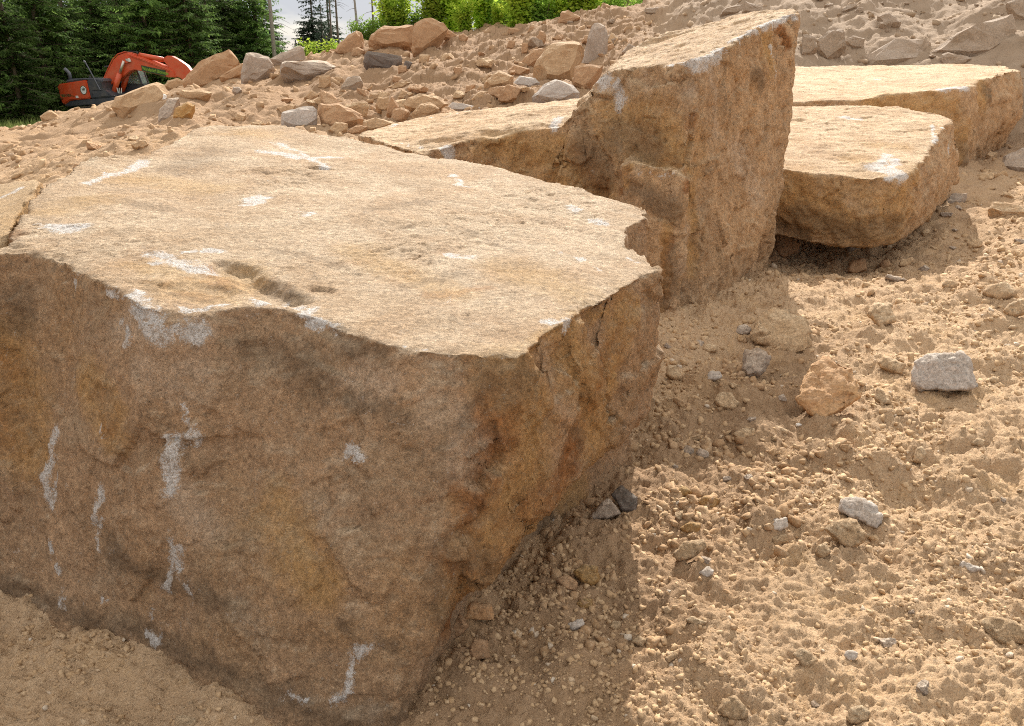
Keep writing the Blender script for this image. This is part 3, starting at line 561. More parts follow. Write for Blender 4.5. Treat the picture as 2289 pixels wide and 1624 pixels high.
boulder('boulder', bm, .02, 'wedge', (3.2, 8.2, 0), 71, 'broad slab boulder right of the wedge, its rounded front overhanging a dark hollow',
        scuff=[([(1960, 375), (1990, 380), (2010, 390)], .10), ([(1985, 345), (1965, 372)], .06), ([(2000, 355), (1990, 390)], .05), ([(1880, 262), (1920, 268)], .06), ([(2085, 280), (2090, 320)], .03), ([(1985, 400), (2030, 395)], .04), ([(2105, 285), (2120, 340)], .03)],
        stain=[([(1900, 355), (1960, 365)], .2), ([(1940, 320), (2020, 330)], .15), ([(1780, 450), (2000, 500)], .5), ([(2050, 380), (2000, 440)], .2)], dark=[([(1790, 480), (1900, 520), (2000, 500)], .2), ([(1750, 500), (1800, 520)], .15), ([(1930, 365), (1945, 372)], .07)],
        pale=[([(1850, 290), (1850, 340)], .5), ([(1900, 450), (1930, 470)], .12)], extra=ex3)
t4 = [at_y(x, y, d) for x, y, d in ((1700, 232, 10.4), (1771, 230, 10.4), (1933, 221, 10.5), (1960, 216, 10.5), (2023, 207, 10.55), (2113, 199, 10.6), (2170, 195, 10.7), (2188, 182, 11.1), (2225, 166, 11.5), (2264, 152, 12), (2282, 158, 12.3), (2246, 147, 14), (2150, 144, 14.5), (2000, 146, 14.6), (1880, 148, 14.4), (1770, 150, 14.2), (1690, 160, 13))]
b4 = [at_y(x, y, d) for x, y, d in ((1700, 300, 10.5), (1771, 300, 10.5), (1933, 300, 10.6), (1960, 320, 10.6), (2023, 330, 10.6), (2113, 350, 10.6), (2150, 368, 10.6), (2186, 336, 11.1), (2222, 285, 11.5), (2264, 262, 12), (2284, 250, 12.5))] + [np.array((p[0], p[1] - .3, .6)) for p in t4[11:]]
m4 = [lerp(a, b, .5) + np.array((0, -.06, 0)) for a, b in zip(t4, b4)]; m4[10] = at_y(2288, 205, 12.4); m4[9] = at_y(2275, 205, 12.0)
bm = bmesh.new(); loft(bm, [t4, m4, b4, [p + np.array((0, .3, -.5)) for p in b4]])
boulder('boulder', bm, .028, 'wedge', (5.2, 12, .6), 91, 'rear slab boulder at the right, long flat pale top and tapering right end',
        scuff=[([(2100, 200), (2160, 196)], .06), ([(1880, 180), (1960, 178)], .04), ([(2120, 197), (2060, 203)], .03), ([(2200, 160), (2262, 150)], .03)], stain=[([(2190, 200), (2195, 215)], .35), ([(1960, 235), (2100, 260)], .5), ([(2150, 300), (2140, 350)], .3)], dark=[([(2200, 200), (2210, 215)], .18), ([(2145, 330), (2160, 360)], .2)],
        pale=[([(1900, 180), (2100, 170)], .6)], extra=ex3)
# reddish block at the left end
tl = [at_y(x, y, d) for x, y, d in ((-60, 600, 2.78), (-10, 575, 2.85), (20, 520, 3.05), (50, 470, 3.35), (75, 425, 3.7), (92, 408, 3.95), (40, 404, 4.2), (-60, 425, 4.2), (-250, 440, 4.2), (-300, 560, 3))]
for p in tl: p[2] -= 0
bl = [p * np.array((1, 1, 0)) + np.array((-.02, .06, -.1)) for p in tl]
bm = bmesh.new(); loft(bm, [tl, [lerp(a, b, .5) for a, b in zip(tl, bl)], bl])
boulder('boulder', bm, .018, 'boulder', (-2.4, 3.6, 0), 131, 'reddish rough rock cut off by the left frame edge beside the huge boulder', stain=[([(-30, 440), (20, 480), (0, 540)], .8)], scuff=[([(10, 440), (45, 420)], .03)], amp=.8)

# ------------------------------------------------------------------ single stones
LBL = []
def stone(key, pts, mat, label=None, tilt=None, th=.7, group=None, y=None, sink=.0, name='stone', cat='stone', seed=None):
    pts = [zo(key, p) for p in pts]; px = [p[0] for p in pts]; py = [p[1] for p in pts]
    if seed is None: seed = int(px[0] * 13 + py[0] * 7) % 9973
    r = random.Random(seed)
    lo = max(pts, key=lambda p: p[1]); cxm = (min(px) + max(px)) / 2
    anchor = on_ground(.5 * lo[0] + .5 * cxm, lo[1]) if y is None else at_y(cxm, lo[1], y)
    near_ = np.linalg.norm(anchor - CAM) < 8.5
    if tilt is None: tilt = 38 if near_ else 68
    hor = np.array((anchor[0], anchor[1], 0)); hor /= np.linalg.norm(hor)
    t = math.radians(tilt); n_ = -hor * math.sin(t) + np.array((0, 0, math.cos(t)))       # outline plane normal, towards the viewer
    P = []
    for p in pts:
        d = ray(*p); P.append(CAM + d * ((anchor - CAM) @ n_) / (d @ n_))
    P = np.array(P); c = P.mean(0); wdt = np.ptp(P, 0); size = float(np.linalg.norm(wdt)) * .62
    T = size * th; down = np.array((0, 0, -1.)) - n_ * (-n_[2]); nd = np.linalg.norm(down)
    Q = [*P]
    for p in P:
        Q.append(c + (p - c) * (.74 + .1 * r.random()) + n_ * T * (.20 + .12 * r.random()) + down * size * .10 * (tilt > 30))
    for p in P: Q.append(c + (p - c) * (.72 + .1 * r.random()) - n_ * T * (.5 + .25 * r.random()))
    if np.linalg.norm(c - CAM) > 9:
        for p in P: Q.append(c + (p - c) * .95 - n_ * T * .2 + np.array((0, 0, -.28 * size)))
    bm = bmesh.new()
    for p in Q: bm.verts.new(p)
    res = bmesh.ops.convex_hull(bm, input=bm.verts)
    junk = [e for e in res['geom_unused'] + res['geom_interior'] if isinstance(e, bmesh.types.BMVert) and e.is_valid]
    bmesh.ops.delete(bm, geom=list(set(junk)), context='VERTS')
    dist_ = np.linalg.norm(c - CAM); vox = max(size / 46, dist_ * .0022)
    rr = np.random.default_rng(seed)
    for _ in range(7):
        d_ = rr.normal(size=3); d_ /= np.linalg.norm(d_); pj = max((Vector(d_).dot(x.co) for x in bm.verts)); mn_ = Vector(d_).dot(Vector(c))
        bmesh.ops.bisect_plane(bm, geom=bm.verts[:] + bm.edges[:] + bm.faces[:], plane_co=Vector(d_) * (mn_ + (pj - mn_) * rr.uniform(.86, .97)), plane_no=Vector(d_), clear_outer=True)
        bmesh.ops.holes_fill(bm, edges=[e for e in bm.edges if e.is_boundary])
    bmesh.ops.recalc_face_normals(bm, faces=bm.faces)
    far = dist_ > 9
    if far:                                                # crisp broken faces: subdivided hull, flat shaded
        bmesh.ops.remove_doubles(bm, verts=bm.verts, dist=size * .03); bmesh.ops.triangulate(bm, faces=bm.faces)
        bmesh.ops.subdivide_edges(bm, edges=[e for e in bm.edges if e.calc_length() > size * .3], cuts=1, use_grid_fill=True); bmesh.ops.triangulate(bm, faces=bm.faces)
        bmesh.ops.subdivide_edges(bm, edges=[e for e in bm.edges if e.calc_length() > size * .16], cuts=1, use_grid_fill=True); bmesh.ops.triangulate(bm, faces=bm.faces)
        bmesh.ops.recalc_face_normals(bm, faces=bm.faces)
        me = bpy.data.meshes.new('stone'); bm.to_mesh(me); bm.free()
    else: me = remeshed(bm, vox * .85, 1, .15)
    v = co_of(me)
    if len(v) < 8: return None
    nn = no_of(me); s = 1 / size
    h = facets(v, 3.0 * s, seed, 1.) * .075 + facets(v, 7 * s, seed + 2, 1.) * .025 + fbm(v, 3 * s, 4, seed + 5, .6) * .035 + fbm(v, 12 * s, 3, seed + 8, .7) * .02
    if far: h = facets(v, 2.4 * s, seed, 1.) * .05 + fbm(v, 4 * s, 3, seed + 5, .6) * .05
    v = v + nn * (h * size * .75)[:, None]; o_ = np.array((c[0], c[1], v[:, 2].min() + .0)); set_co(me, v - o_)
    o = obj(name, me, M[mat], loc=o_); return tag(o, label, cat, group)
ROCKS = [
 ('A', [(1205, 545), (1225, 490), (1330, 400), (1420, 350), (1500, 330), (1545, 335), (1580, 400), (1560, 425), (1480, 450), (1400, 500), (1370, 540), (1240, 565)], 'brown', 'big tilted rectangular block hiding the tip of the excavator arm', 80, .45),
 ('A', [(1580, 520), (1600, 400), (1620, 340), (1700, 350), (1770, 380), (1805, 435), (1730, 490), (1680, 530)], 'grey', 'grey angular block standing between tilted block and flat slabs', 80, .6),
 ('A', [(1770, 385), (1880, 332), (1990, 295), (2005, 385), (1900, 408), (1820, 420)], 'grey', 'pointed thin slab lying on top of the broad flat slab', 85, .5),
 ('A', [(1810, 430), (1860, 400), (2050, 390), (2150, 400), (2215, 445), (2210, 480), (2120, 495), (1990, 500), (1900, 465)], 'grey', 'broad flat slab propped on small stones on the left ridge', 70, 1.0),
 ('A', [(2090, 570), (2095, 500), (2170, 490), (2175, 540), (2130, 580)], 'tan', 'upright stone propping the right end of the broad flat slab', 80, .6),
 ('A', [(2180, 540), (2190, 505), (2240, 505), (2260, 520), (2230, 545)], 'tan', 'small pale stone right of the stone propping the slab', 60, .6),
 ('A', [(1440, 505), (1500, 470), (1600, 410), (1610, 470), (1500, 515)], 'brown', 'low stone wedged behind the tilted block and grey block', 80, .6),
 ('A', [(1080, 560), (1100, 530), (1160, 515), (1210, 530), (1215, 570), (1120, 585)], 'tan', 'low rounded stone just under the excavator boom sign', 80, .6),
 ('A', [(258, 765), (310, 725), (340, 722), (395, 765), (380, 790), (290, 795)], 'tan', 'lone pale pyramid boulder on the left crest by the spruces', 70, .7),
 ('A', [(740, 700), (760, 640), (860, 610), (960, 560), (1030, 545), (1080, 560), (1110, 620), (1060, 680), (900, 720), (780, 750)], 'tan', 'dust covered long slab half buried right in front of the excavator', 55, .6),
 ('A', [(1040, 790), (1050, 720), (1100, 650), (1180, 640), (1150, 700), (1110, 790)], 'grey', 'grey streaked flat stone leaning beside the ochre stone', 55, .5),
 ('A', [(1130, 770), (1150, 710), (1230, 670), (1280, 690), (1260, 740), (1190, 780)], 'ochre', 'ochre yellow stone sticking out of the left slope', 65, .6),
 ('A', [(1180, 620), (1190, 592), (1330, 590), (1400, 610), (1330, 640), (1200, 645)], 'tan', 'flat pale stone high on the left heap below tilted block', 70, .8),
 ('A', [(1525, 600), (1530, 570), (1570, 570), (1590, 590), (1560, 615)], 'grey', 'small round grey stone below the grey angular block', 70, .8),
 ('A', [(1535, 770), (1560, 745), (1615, 760), (1600, 795), (1550, 795)], 'tan', 'small flat stone on the reddish soil left of the rubble', 60, .6),
 ('A', [(1068, 650), (1072, 615), (1095, 625), (1090, 655)], 'chip', 'small bright white chip on end of the buried slab', 75, .6),
 ('B', [(0, 470), (20, 420), (95, 410), (90, 465)], 'tan', 'pale angular stone at the far left edge of the slope', 60, .6),
 ('B', [(890, 430), (910, 390), (960, 395), (980, 420), (940, 445)], 'tan', 'pale stone right behind the back rim of the huge boulder', 60, .7),
 ('B', [(480, 570), (490, 548), (525, 550), (518, 572)], 'brown', 'small brown stone behind the left rim of the huge boulder', 60, .7),
 ('C', [(260, 800), (270, 740), (380, 700), (500, 700), (500, 780), (440, 830), (330, 825)], 'white', 'large pale grey block nearest behind the huge boulder top', 65, .7),
 ('C', [(230, 710), (330, 680), (360, 690), (330, 740), (260, 750)], 'tan', 'flat stone tucked left of the large pale grey block', 60, .6),
 ('C', [(410, 640), (460, 588), (510, 620), (450, 655)], 'tan', 'small pointed pale stone left of the rubble field', 70, .6),
 ('C', [(450, 660), (600, 605), (630, 650), (610, 690), (500, 700)], 'tan', 'long pale block above the large pale grey block', 60, .7),
 ('C', [(500, 760), (510, 680), (640, 680), (800, 750), (810, 800), (600, 830), (560, 840)], 'brown', 'large brown block with sloping soil covered top in the rubble', 60, .8),
 ('C', [(570, 850), (620, 800), (700, 810), (700, 850), (650, 875), (600, 870)], 'tan', 'mottled stone in front of the large brown block', 65, .7),
 ('C', [(690, 870), (760, 820), (830, 830), (800, 860), (720, 880)], 'brown', 'low brown stone just left of the long shoulder slab', 65, .7),
 ('C', [(795, 860), (800, 800), (880, 770), (970, 790), (1010, 810), (900, 850)], 'tan', 'pale block lying against the back of the shoulder slab', 60, .7),
 ('C', [(830, 650), (850, 615), (905, 615), (900, 645), (850, 660)], 'tan', 'fist shaped pale stone mid rubble above the brown block', 70, .8),
 ('C', [(880, 690), (900, 640), (970, 630), (980, 690), (945, 725), (895, 715)], 'tan', 'upright pale cube stone in the middle of the rubble', 75, .8),
 ('C', [(840, 720), (850, 690), (950, 740), (900, 745)], 'brown', 'thin stone leaning down left of the pale cube stone', 70, .6),
 ('C', [(950, 740), (985, 680), (985, 620), (1040, 700), (1000, 760)], 'brown', 'narrow pointed stone standing right of the pale cube stone', 75, .6),
 ('C', [(1060, 690), (1100, 640), (1190, 605), (1290, 630), (1360, 680), (1320, 715), (1240, 690), (1100, 710)], 'tan', 'long arched stone above the shoulder slab', 70, .6),
 ('C', [(980, 780), (1000, 710), (1060, 705), (1110, 730), (1050, 790), (1010, 800)], 'brown', 'squat block below the narrow pointed stone', 70, .7),
 ('C', [(1100, 760), (1180, 680), (1240, 670), (1305, 710), (1220, 760), (1110, 795)], 'tan', 'smooth slanted block under the long arched stone', 65, .7),
 ('C', [(965, 570), (1020, 540), (1120, 540), (1060, 575), (990, 585)], 'tan', 'flat sliver stone on the slope above the rubble', 60, .7),
 ('C', [(990, 520), (1000, 500), (1050, 505), (1055, 530), (1010, 540)], 'brown', 'rounded brown stone above the flat sliver stone', 70, .7),
 ('C', [(1030, 640), (1050, 585), (1130, 620), (1070, 650)], 'tan', 'triangular stone left of the long arched stone', 65, .7),
 ('C', [(800, 405), (820, 330), (1050, 370), (1060, 400), (1020, 445), (960, 440), (850, 415)], 'dark', 'dark slate coloured plank shaped slab on the mid slope', 78, .35),
 ('C', [(1030, 475), (1030, 430), (1085, 430), (1090, 465), (1060, 480)], 'brown', 'round stone at the right end of the dark slab', 70, .8),
 ('C', [(1060, 455), (1075, 395), (1125, 410), (1095, 455)], 'dark', 'black rough lump between dark slab and slope', 75, .7),
 ('C', [(1165, 405), (1170, 355), (1240, 360), (1225, 410), (1190, 415)], 'tan', 'square stone right of the dark slab', 70, .7),
 ('C', [(830, 260), (850, 225), (940, 170), (1130, 165), (1130, 280), (960, 300), (870, 285)], 'brown', 'big boulder with pointed left nose on the ridge by the shrubs', 70, .7),
 ('C', [(1120, 320), (1130, 150), (1220, 110), (1330, 150), (1360, 190), (1290, 220), (1210, 290), (1180, 330)], 'brown', 'big upright boulder highest on the ridge among the shrubs', 75, .6),
 ('C', [(1320, 240), (1360, 190), (1420, 230), (1380, 250)], 'brown', 'stone right at the foot of the big upright boulder', 75, .7),
 ('C', [(1425, 270), (1430, 230), (1460, 215), (1490, 240), (1470, 275)], 'brown', 'rounded stone on the ridge between boulder and shrub', 75, .8),
 ('C', [(600, 352), (640, 290), (700, 230), (760, 192), (805, 230), (800, 300), (720, 350)], 'brown', 'dark brown earth lump between the pale green shrubs and the ridge', 80, .8),
 ('C', [(720, 370), (730, 320), (770, 310), (815, 330), (780, 365)], 'brown', 'stone left above the dark slab', 75, .7),
 ('C', [(830, 325), (860, 295), (900, 310), (890, 330)], 'tan', 'small stone directly above the dark slab', 75, .7),
 ('C', [(2080, 150), (2100, 80), (2150, 65), (2230, 110), (2160, 150)], 'brown', 'brown block on the ridge end right of the shrubs', 75, .7),
 ('C', [(1740, 225), (1750, 180), (1840, 190), (1830, 215)], 'brown', 'flat topped stone under the shrubs at the ridge', 75, .7),
 ('C', [(1880, 210), (1900, 165), (1935, 175), (1930, 210)], 'brown', 'small upright stone on the upper slope crest', 75, .7),
 ('C', [(1910, 320), (1925, 260), (1970, 190), (2005, 230), (1980, 290)], 'brown', 'pointed leaning stone high on the right slope', 75, .6),
 ('C', [(1840, 350), (1845, 280), (1885, 280), (1880, 340)], 'brown', 'small post shaped stone on the upper slope', 80, .6),
 ('C', [(1740, 310), (1760, 260), (1800, 270), (1790, 320)], 'brown', 'small block on the slope below the shrubs', 75, .7),
 ('C', [(1820, 410), (1900, 340), (1990, 310), (2010, 330), (1940, 390), (1870, 440)], 'brown', 'long slanting slab above left of the big pale block', 65, .5),
 ('C', [(1920, 440), (1940, 390), (2040, 290), (2120, 275), (2260, 280), (2220, 370), (2180, 480), (2080, 530), (1990, 520)], 'tan', 'big pale block with dusty top on the slope left of the wedge', 62, .8),
 ('C', [(1590, 540), (1690, 460), (1790, 500), (1770, 540), (1680, 560), (1620, 570)], 'tan', 'pale stone with slanted flat face on the lower slope', 60, .7),
 ('C', [(1740, 470), (1790, 420), (1900, 455), (1830, 495)], 'brown', 'brown stone behind the pale slanted stone', 60, .7),
 ('C', [(1780, 550), (1830, 495), (1930, 510), (1960, 545), (1900, 570)], 'white', 'rough whitish stone left below the big pale block', 60, .7),
 ('C', [(1910, 640), (1980, 560), (2060, 510), (2180, 560), (2220, 610), (2100, 665)], 'white', 'large crusty white rock behind the shoulder of the wedge boulder', 62, .8),
 ('C', [(1500, 660), (1560, 600), (1620, 600), (1600, 640)], 'tan', 'stone at the slope foot left of the white rocks', 62, .7),
 ('C', [(1465, 610), (1480, 560), (1540, 550), (1500, 600)], 'brown', 'narrow shaded stone in the slope gully', 70, .6),
 ('C', [(1345, 720), (1380, 670), (1500, 690), (1600, 710), (1450, 725)], 'white', 'low flat whitish stone at back edge of the shoulder slab', 55, .7),
 ('C', [(1610, 700), (1615, 672), (1660, 695), (1650, 712)], 'tan', 'small pale stone beside the low whitish stone', 60, .7),
 ('C', [(650, 590), (700, 500), (780, 500), (800, 540), (700, 580)], 'hill', 'smooth grey slab lying flush in slope under the dark slab', 35, .4),
 ('D', [(85, 320), (130, 180), (145, 120), (210, 108), (222, 200), (217, 320)], 'grey', 'tall narrow upright stone with dark tip left of the wedge', 82, .5),
 ('D', [(50, 410), (55, 330), (90, 315), (200, 325), (150, 400), (100, 440)], 'brown', 'brown block at the foot of the tall upright stone', 70, .7),
 ('D', [(222, 205), (240, 160), (275, 190), (262, 222)], 'tan', 'small tilted stone right of the tall upright stone', 75, .7),
 ('D', [(1183, 270), (1190, 170), (1250, 180), (1265, 235), (1220, 270)], 'hill', 'rounded rock directly right of the wedge top on the grey slope', 70, .7),
 ('D', [(1260, 200), (1350, 130), (1400, 150), (1405, 230), (1310, 300), (1270, 250)], 'hill', 'split angular rock on the grey slope above the rear slab', 65, .6),
 ('D', [(1400, 200), (1440, 175), (1500, 190), (1490, 235), (1430, 235)], 'hill', 'oval rock beside the split rock on the grey slope', 65, .6),
 ('D', [(1810, 270), (1900, 200), (2010, 130), (2230, 70), (2250, 130), (2230, 210), (2150, 270), (1950, 280)], 'hill', 'huge dusty slab leaning on the upper right grey slope', 55, .55),
 ('D', [(1870, 300), (1880, 270), (1910, 255), (1970, 290), (2040, 290), (2000, 320), (1880, 320)], 'hill', 'pale pointed stone under the huge leaning slab', 70, .7),
 ('D', [(2200, 10), (2289, -20), (2320, 100), (2250, 80)], 'hill', 'rock cut by the upper right photo corner', 65, .6),
 ('D', [(1430, 320), (1650, 200), (1830, 205), (1780, 310), (1500, 335)], 'hill', 'broad low ledge of rock behind the rear slab boulder', 35, .5),
 ('D', [(1560, 80), (1620, 60), (1680, 110), (1600, 130)], 'hill', 'small rounded rock near the middle of the grey slope', 55, .6),
 ('D', [(780, 60), (800, 40), (890, 20), (900, 50), (860, 66)], 'hill', 'dark flat rock peeking above the left top of the wedge', 65, .6),
 ('D', [(890, 60), (905, 5), (990, 30), (1010, 55)], 'hill', 'rounded rock peeking above the wedge crest', 65, .6),
 ('D', [(290, 260), (330, 215), (370, 235), (330, 270)], 'hill', 'dark stone in shade behind the wedge left edge', 65, .6),
 ('D', [(400, 60), (410, 40), (480, 35), (490, 60), (440, 70)], 'hill', 'small grey brown stone above the tall upright stone', 65, .6),
 ('D', [(2170, 840), (2190, 770), (2289, 730), (2320, 850)], 'grey', 'grey rock at right frame edge below rear slab boulder', 50, .7),
 ('D', [(2100, 770), (2120, 750), (2160, 760), (2130, 785)], 'tan', 'small pale stone at the right tip of rear slab boulder', 50, .7),
 ('D', [(2050, 890), (2100, 850), (2150, 860), (2140, 892)], 'tan', 'stone lying by the right end of the broad slab boulder', 45, .6),
 ('D', [(2110, 1040), (2130, 1000), (2289, 1030), (2320, 1060), (2180, 1070)], 'tan', 'long flat stone at right edge in the middle distance', 35, .5),
 ('D', [(1895, 1010), (1930, 960), (2010, 960), (1980, 1010)], 'grey', 'dull stone just right below the broad slab boulder', 40, .5),
 ('E', [(1625, 890), (1690, 800), (1780, 780), (1950, 775), (1990, 800), (2020, 900), (2035, 970), (1990, 985), (1850, 975), (1700, 995), (1650, 960)], 'white', 'speckled grey white stone, the largest loose stone on the right sand', 62, .6),
 ('E', [(1000, 1040), (1090, 880), (1100, 820), (1180, 790), (1300, 840), (1390, 940), (1370, 1020), (1240, 1100), (1150, 1140), (1090, 1120)], 'red', 'rust stained triangular flat stone embedded in the sand', 28, .3),
 ('E', [(750, 690), (790, 600), (860, 520), (960, 530), (1080, 590), (1110, 720), (1080, 770), (980, 790), (880, 740)], 'tan', 'broad tan plate of stone embedded below the wedge boulder', 28, .3),
 ('E', [(705, 870), (720, 760), (780, 745), (850, 760), (865, 800), (840, 880), (780, 925), (730, 915)], 'grey', 'rounded grey stone on shaded ground between the two embedded plates', 50, .8),
 ('E', [(665, 665), (680, 625), (730, 615), (760, 640), (750, 675), (690, 680)], 'grey', 'small round pebble in a hole at the tan plate edge', 50, .8),
 ('E', [(2040, 440), (2080, 400), (2180, 375), (2240, 410), (2255, 460), (2160, 480), (2090, 470)], 'tan', 'smooth pale stone by right frame edge, the upper of two touching stones', 50, .7),
 ('E', [(2165, 540), (2200, 500), (2289, 470), (2330, 540), (2220, 580)], 'tan', 'pale stone cut by right frame edge, lower of two touching stones', 50, .7),
 ('E', [(1460, 830), (1500, 790), (1630, 840), (1600, 900), (1480, 860)], 'tan', 'tan stone reaching to the left end of the speckled grey white stone', 40, .5),
 ('E', [(540, 1050), (570, 1000), (650, 1000), (690, 1060), (670, 1100), (600, 1105)], 'tan', 'flat pale stone in shade below the rounded grey stone', 38, .6),
 ('E', [(270, 900), (285, 840), (330, 850), (380, 910), (340, 940)], 'tan', 'oblong stone against the right side of the huge boulder', 45, .7),
 ('E', [(2190, 640), (2220, 615), (2260, 625), (2250, 650)], 'tan', 'small stone below the two touching stones at right edge', 45, .7),
 ('E', [(1960, 170), (2000, 130), (2060, 150), (2050, 185), (1990, 190)], 'tan', 'low tan stone up the path right of the broad slab boulder', 45, .7),
 ('E', [(1400, 550), (1440, 480), (1550, 500), (1570, 600), (1480, 630)], 'tan', 'crumbly clod plate on the mound below the hollow', 35, .4),
 ('E', [(1500, 350), (1520, 330), (1650, 370), (1560, 378)], 'grey', 'flat grey stone on mound crest at the hollow', 40, .5),
 ('E', [(1820, 400), (1850, 360), (1920, 380), (1920, 410), (1850, 415)], 'tan', 'rounded tan stone on the mound right of the hollow', 45, .6),
 ('E', [(1000, 1188), (1010, 1165), (1045, 1175), (1040, 1192)], 'chip', 'small bright white pebble below the rust stained stone', 45, .7),
 ('E', [(1440, 1040), (1460, 960), (1500, 990), (1550, 1060), (1500, 1070)], 'tan', 'pointed stone right of the rust stained stone', 40, .5),
 ('E', [(870, 1200), (900, 1185), (975, 1215), (960, 1240)], 'tan', 'small oblong stone left of the white pebble', 40, .6),
 ('E', [(640, 1240), (700, 1200), (790, 1200), (770, 1250), (690, 1262)], 'tan', 'wide clod at the edge of the huge boulder shadow', 38, .6),
 ('E', [(360, 1320), (400, 1290), (440, 1320), (430, 1350), (380, 1350)], 'grey', 'left one of two touching round clods in the boulder shadow', 45, .8),
 ('E', [(440, 1340), (470, 1310), (520, 1330), (515, 1370), (470, 1375)], 'grey', 'right one of two touching round clods in the boulder shadow', 45, .8),
 ('E', [(1570, 290), (1600, 250), (1670, 235), (1670, 265), (1620, 295)], 'tan', 'slanted pale stone right of the dark hollow', 50, .6),
 ('E', [(1290, 320), (1320, 250), (1400, 240), (1410, 310), (1340, 335)], 'brown', 'dark stone inside the hollow under the broad slab boulder', 60, .7),
 ('E', [(1470, 290), (1490, 255), (1530, 250), (1550, 290), (1510, 305)], 'brown', 'small shaded stone at right end of the hollow', 60, .7),
 ('E', [(870, 100), (900, 60), (1040, 160), (1020, 200), (945, 245), (890, 200)], 'brown', 'rusty rock wedged under the left end of the broad slab boulder', 75, .7),
 ('E', [(830, 262), (890, 212), (930, 250), (880, 268)], 'brown', 'small stone touching the right foot of the wedge boulder', 60, .6),
 ('E', [(500, 930), (520, 875), (580, 880), (600, 910), (560, 930)], 'white', 'small whitish stone above the flat pale stone in shade', 40, .6),
 ('E', [(430, 740), (450, 700), (500, 710), (480, 745)], 'grey', 'left small clod above the oblong stone by the huge boulder', 40, .6),
 ('E', [(478, 760), (500, 728), (560, 730), (570, 770), (510, 775)], 'tan', 'right small clod left of the rounded grey stone', 40, .6),
 ('E', [(2080, 940), (2110, 905), (2150, 915), (2150, 945), (2110, 950)], 'tan', 'small rounded stone right of the speckled grey white stone', 45, .7),
 ('E', [(1980, 1290), (2030, 1250), (2080, 1270), (2060, 1310)], 'tan', 'low stone on the sand below the speckled grey white stone', 35, .5),
 ('E', [(1660, 1390), (1680, 1310), (1720, 1290), (1745, 1350), (1720, 1410)], 'tan', 'upright oval clod at the right in the middle sand', 45, .5),
 ('F', [(1415, 260), (1430, 205), (1520, 190), (1600, 220), (1630, 290), (1610, 345), (1540, 320), (1470, 275)], 'white', 'pale crusted stone resting above a tan stone on the right sand', 45, .6),
 ('F', [(1340, 340), (1400, 300), (1500, 290), (1560, 370), (1530, 420), (1470, 440), (1390, 380)], 'tan', 'tan angular stone tucked under the pale crusted stone', 38, .5),
 ('F', [(1090, 350), (1110, 300), (1180, 285), (1190, 330), (1140, 355)], 'white', 'small whitish stone above a small tan block', 42, .7),
 ('F', [(1095, 385), (1180, 360), (1190, 410), (1110, 422)], 'tan', 'small tan block under the small whitish stone', 42, .6),
 ('F', [(1305, 460), (1320, 420), (1360, 405), (1385, 450), (1350, 485)], 'tan', 'small round tan stone below the tan angular stone', 42, .8),
 ('F', [(640, 460), (690, 400), (790, 385), (800, 420), (740, 480), (660, 495)], 'tan', 'wide tan stone at the shadow edge in front right sand', 38, .6),
 ('F', [(755, 545), (810, 515), (840, 545), (800, 580)], 'white', 'small pale stone below the wide tan stone', 40, .7),
 ('F', [(165, 540), (220, 510), (290, 520), (300, 590), (260, 615), (210, 590)], 'ochre', 'orange brown round stone, upper right of a shaded trio', 42, .8),
 ('F', [(90, 580), (140, 555), (200, 590), (190, 640), (120, 620)], 'brown', 'rough brown clod, left of a shaded trio', 42, .7),
 ('F', [(185, 700), (210, 665), (265, 670), (270, 715), (220, 725)], 'ochre', 'orange brown stone, lowest of a shaded trio', 42, .7),
 ('F', [(145, 785), (220, 760), (235, 790), (165, 825)], 'white', 'flat pale rectangular chip in the shade below the trio', 35, .5),
 ('F', [(640, 160), (700, 140), (735, 170), (690, 195)], 'ochre', 'left of two orange stones in shade near the boulder foot', 40, .6),
 ('F', [(745, 215), (790, 185), (870, 200), (840, 250), (780, 240)], 'ochre', 'right of two orange stones in shade near the boulder foot', 40, .6),
 ('F', [(670, 340), (710, 310), (780, 315), (770, 360), (700, 365)], 'ochre', 'squarish ochre stone above the wide tan stone', 40, .6),
 ('F', [(235, 292), (340, 190), (400, 270), (330, 298)], 'grey', 'grey wedge stone jammed under the side of the huge boulder', 55, .6),
 ('F', [(350, 180), (400, 135), (480, 190), (475, 265), (410, 272)], 'dark', 'dark brown block beside the huge boulder', 50, .6),
 ('F', [(690, 770), (730, 750), (810, 780), (760, 805)], 'tan', 'oblong tan stone low on the lit sand', 38, .6),
 ('F', [(850, 1200), (870, 1140), (940, 1120), (1000, 1190), (990, 1240), (900, 1235)], 'tan', 'angular tan stone at the bottom edge, left of two', 42, .6),
 ('F', [(1450, 1240), (1470, 1180), (1530, 1165), (1570, 1200), (1560, 1250), (1490, 1268)], 'tan', 'rounded tan stone at the bottom edge, right of two', 42, .7),
 ('F', [(1195, 930), (1240, 895), (1320, 940), (1330, 990), (1260, 1000)], 'tan', 'tan clod in the middle of the lower right sand', 38, .5),
 ('F', [(2070, 790), (2120, 740), (2200, 760), (2289, 790), (2320, 880), (2200, 895), (2130, 860)], 'tan', 'large flat tan stone at the lower right frame edge', 35, .45),
 ('F', [(440, 870), (480, 840), (520, 860), (500, 900)], 'tan', 'greyish clod on the shadow border near the bottom', 38, .6),
 ('F', [(585, 720), (620, 700), (640, 730), (610, 750)], 'tan', 'small clod above left of the oblong tan stone', 38, .6),
 ('F', [(600, 950), (650, 915), (680, 930), (620, 975)], 'tan', 'slim clod below the oblong tan stone', 38, .6),
 ('F', [(1960, 510), (2000, 490), (2100, 530), (2050, 550)], 'white', 'thin pale stone near the right frame edge', 35, .5),
 ('F', [(1440, 940), (1455, 910), (1510, 915), (1510, 950), (1470, 965)], 'white', 'small pale stone right of the tan clod', 38, .6),
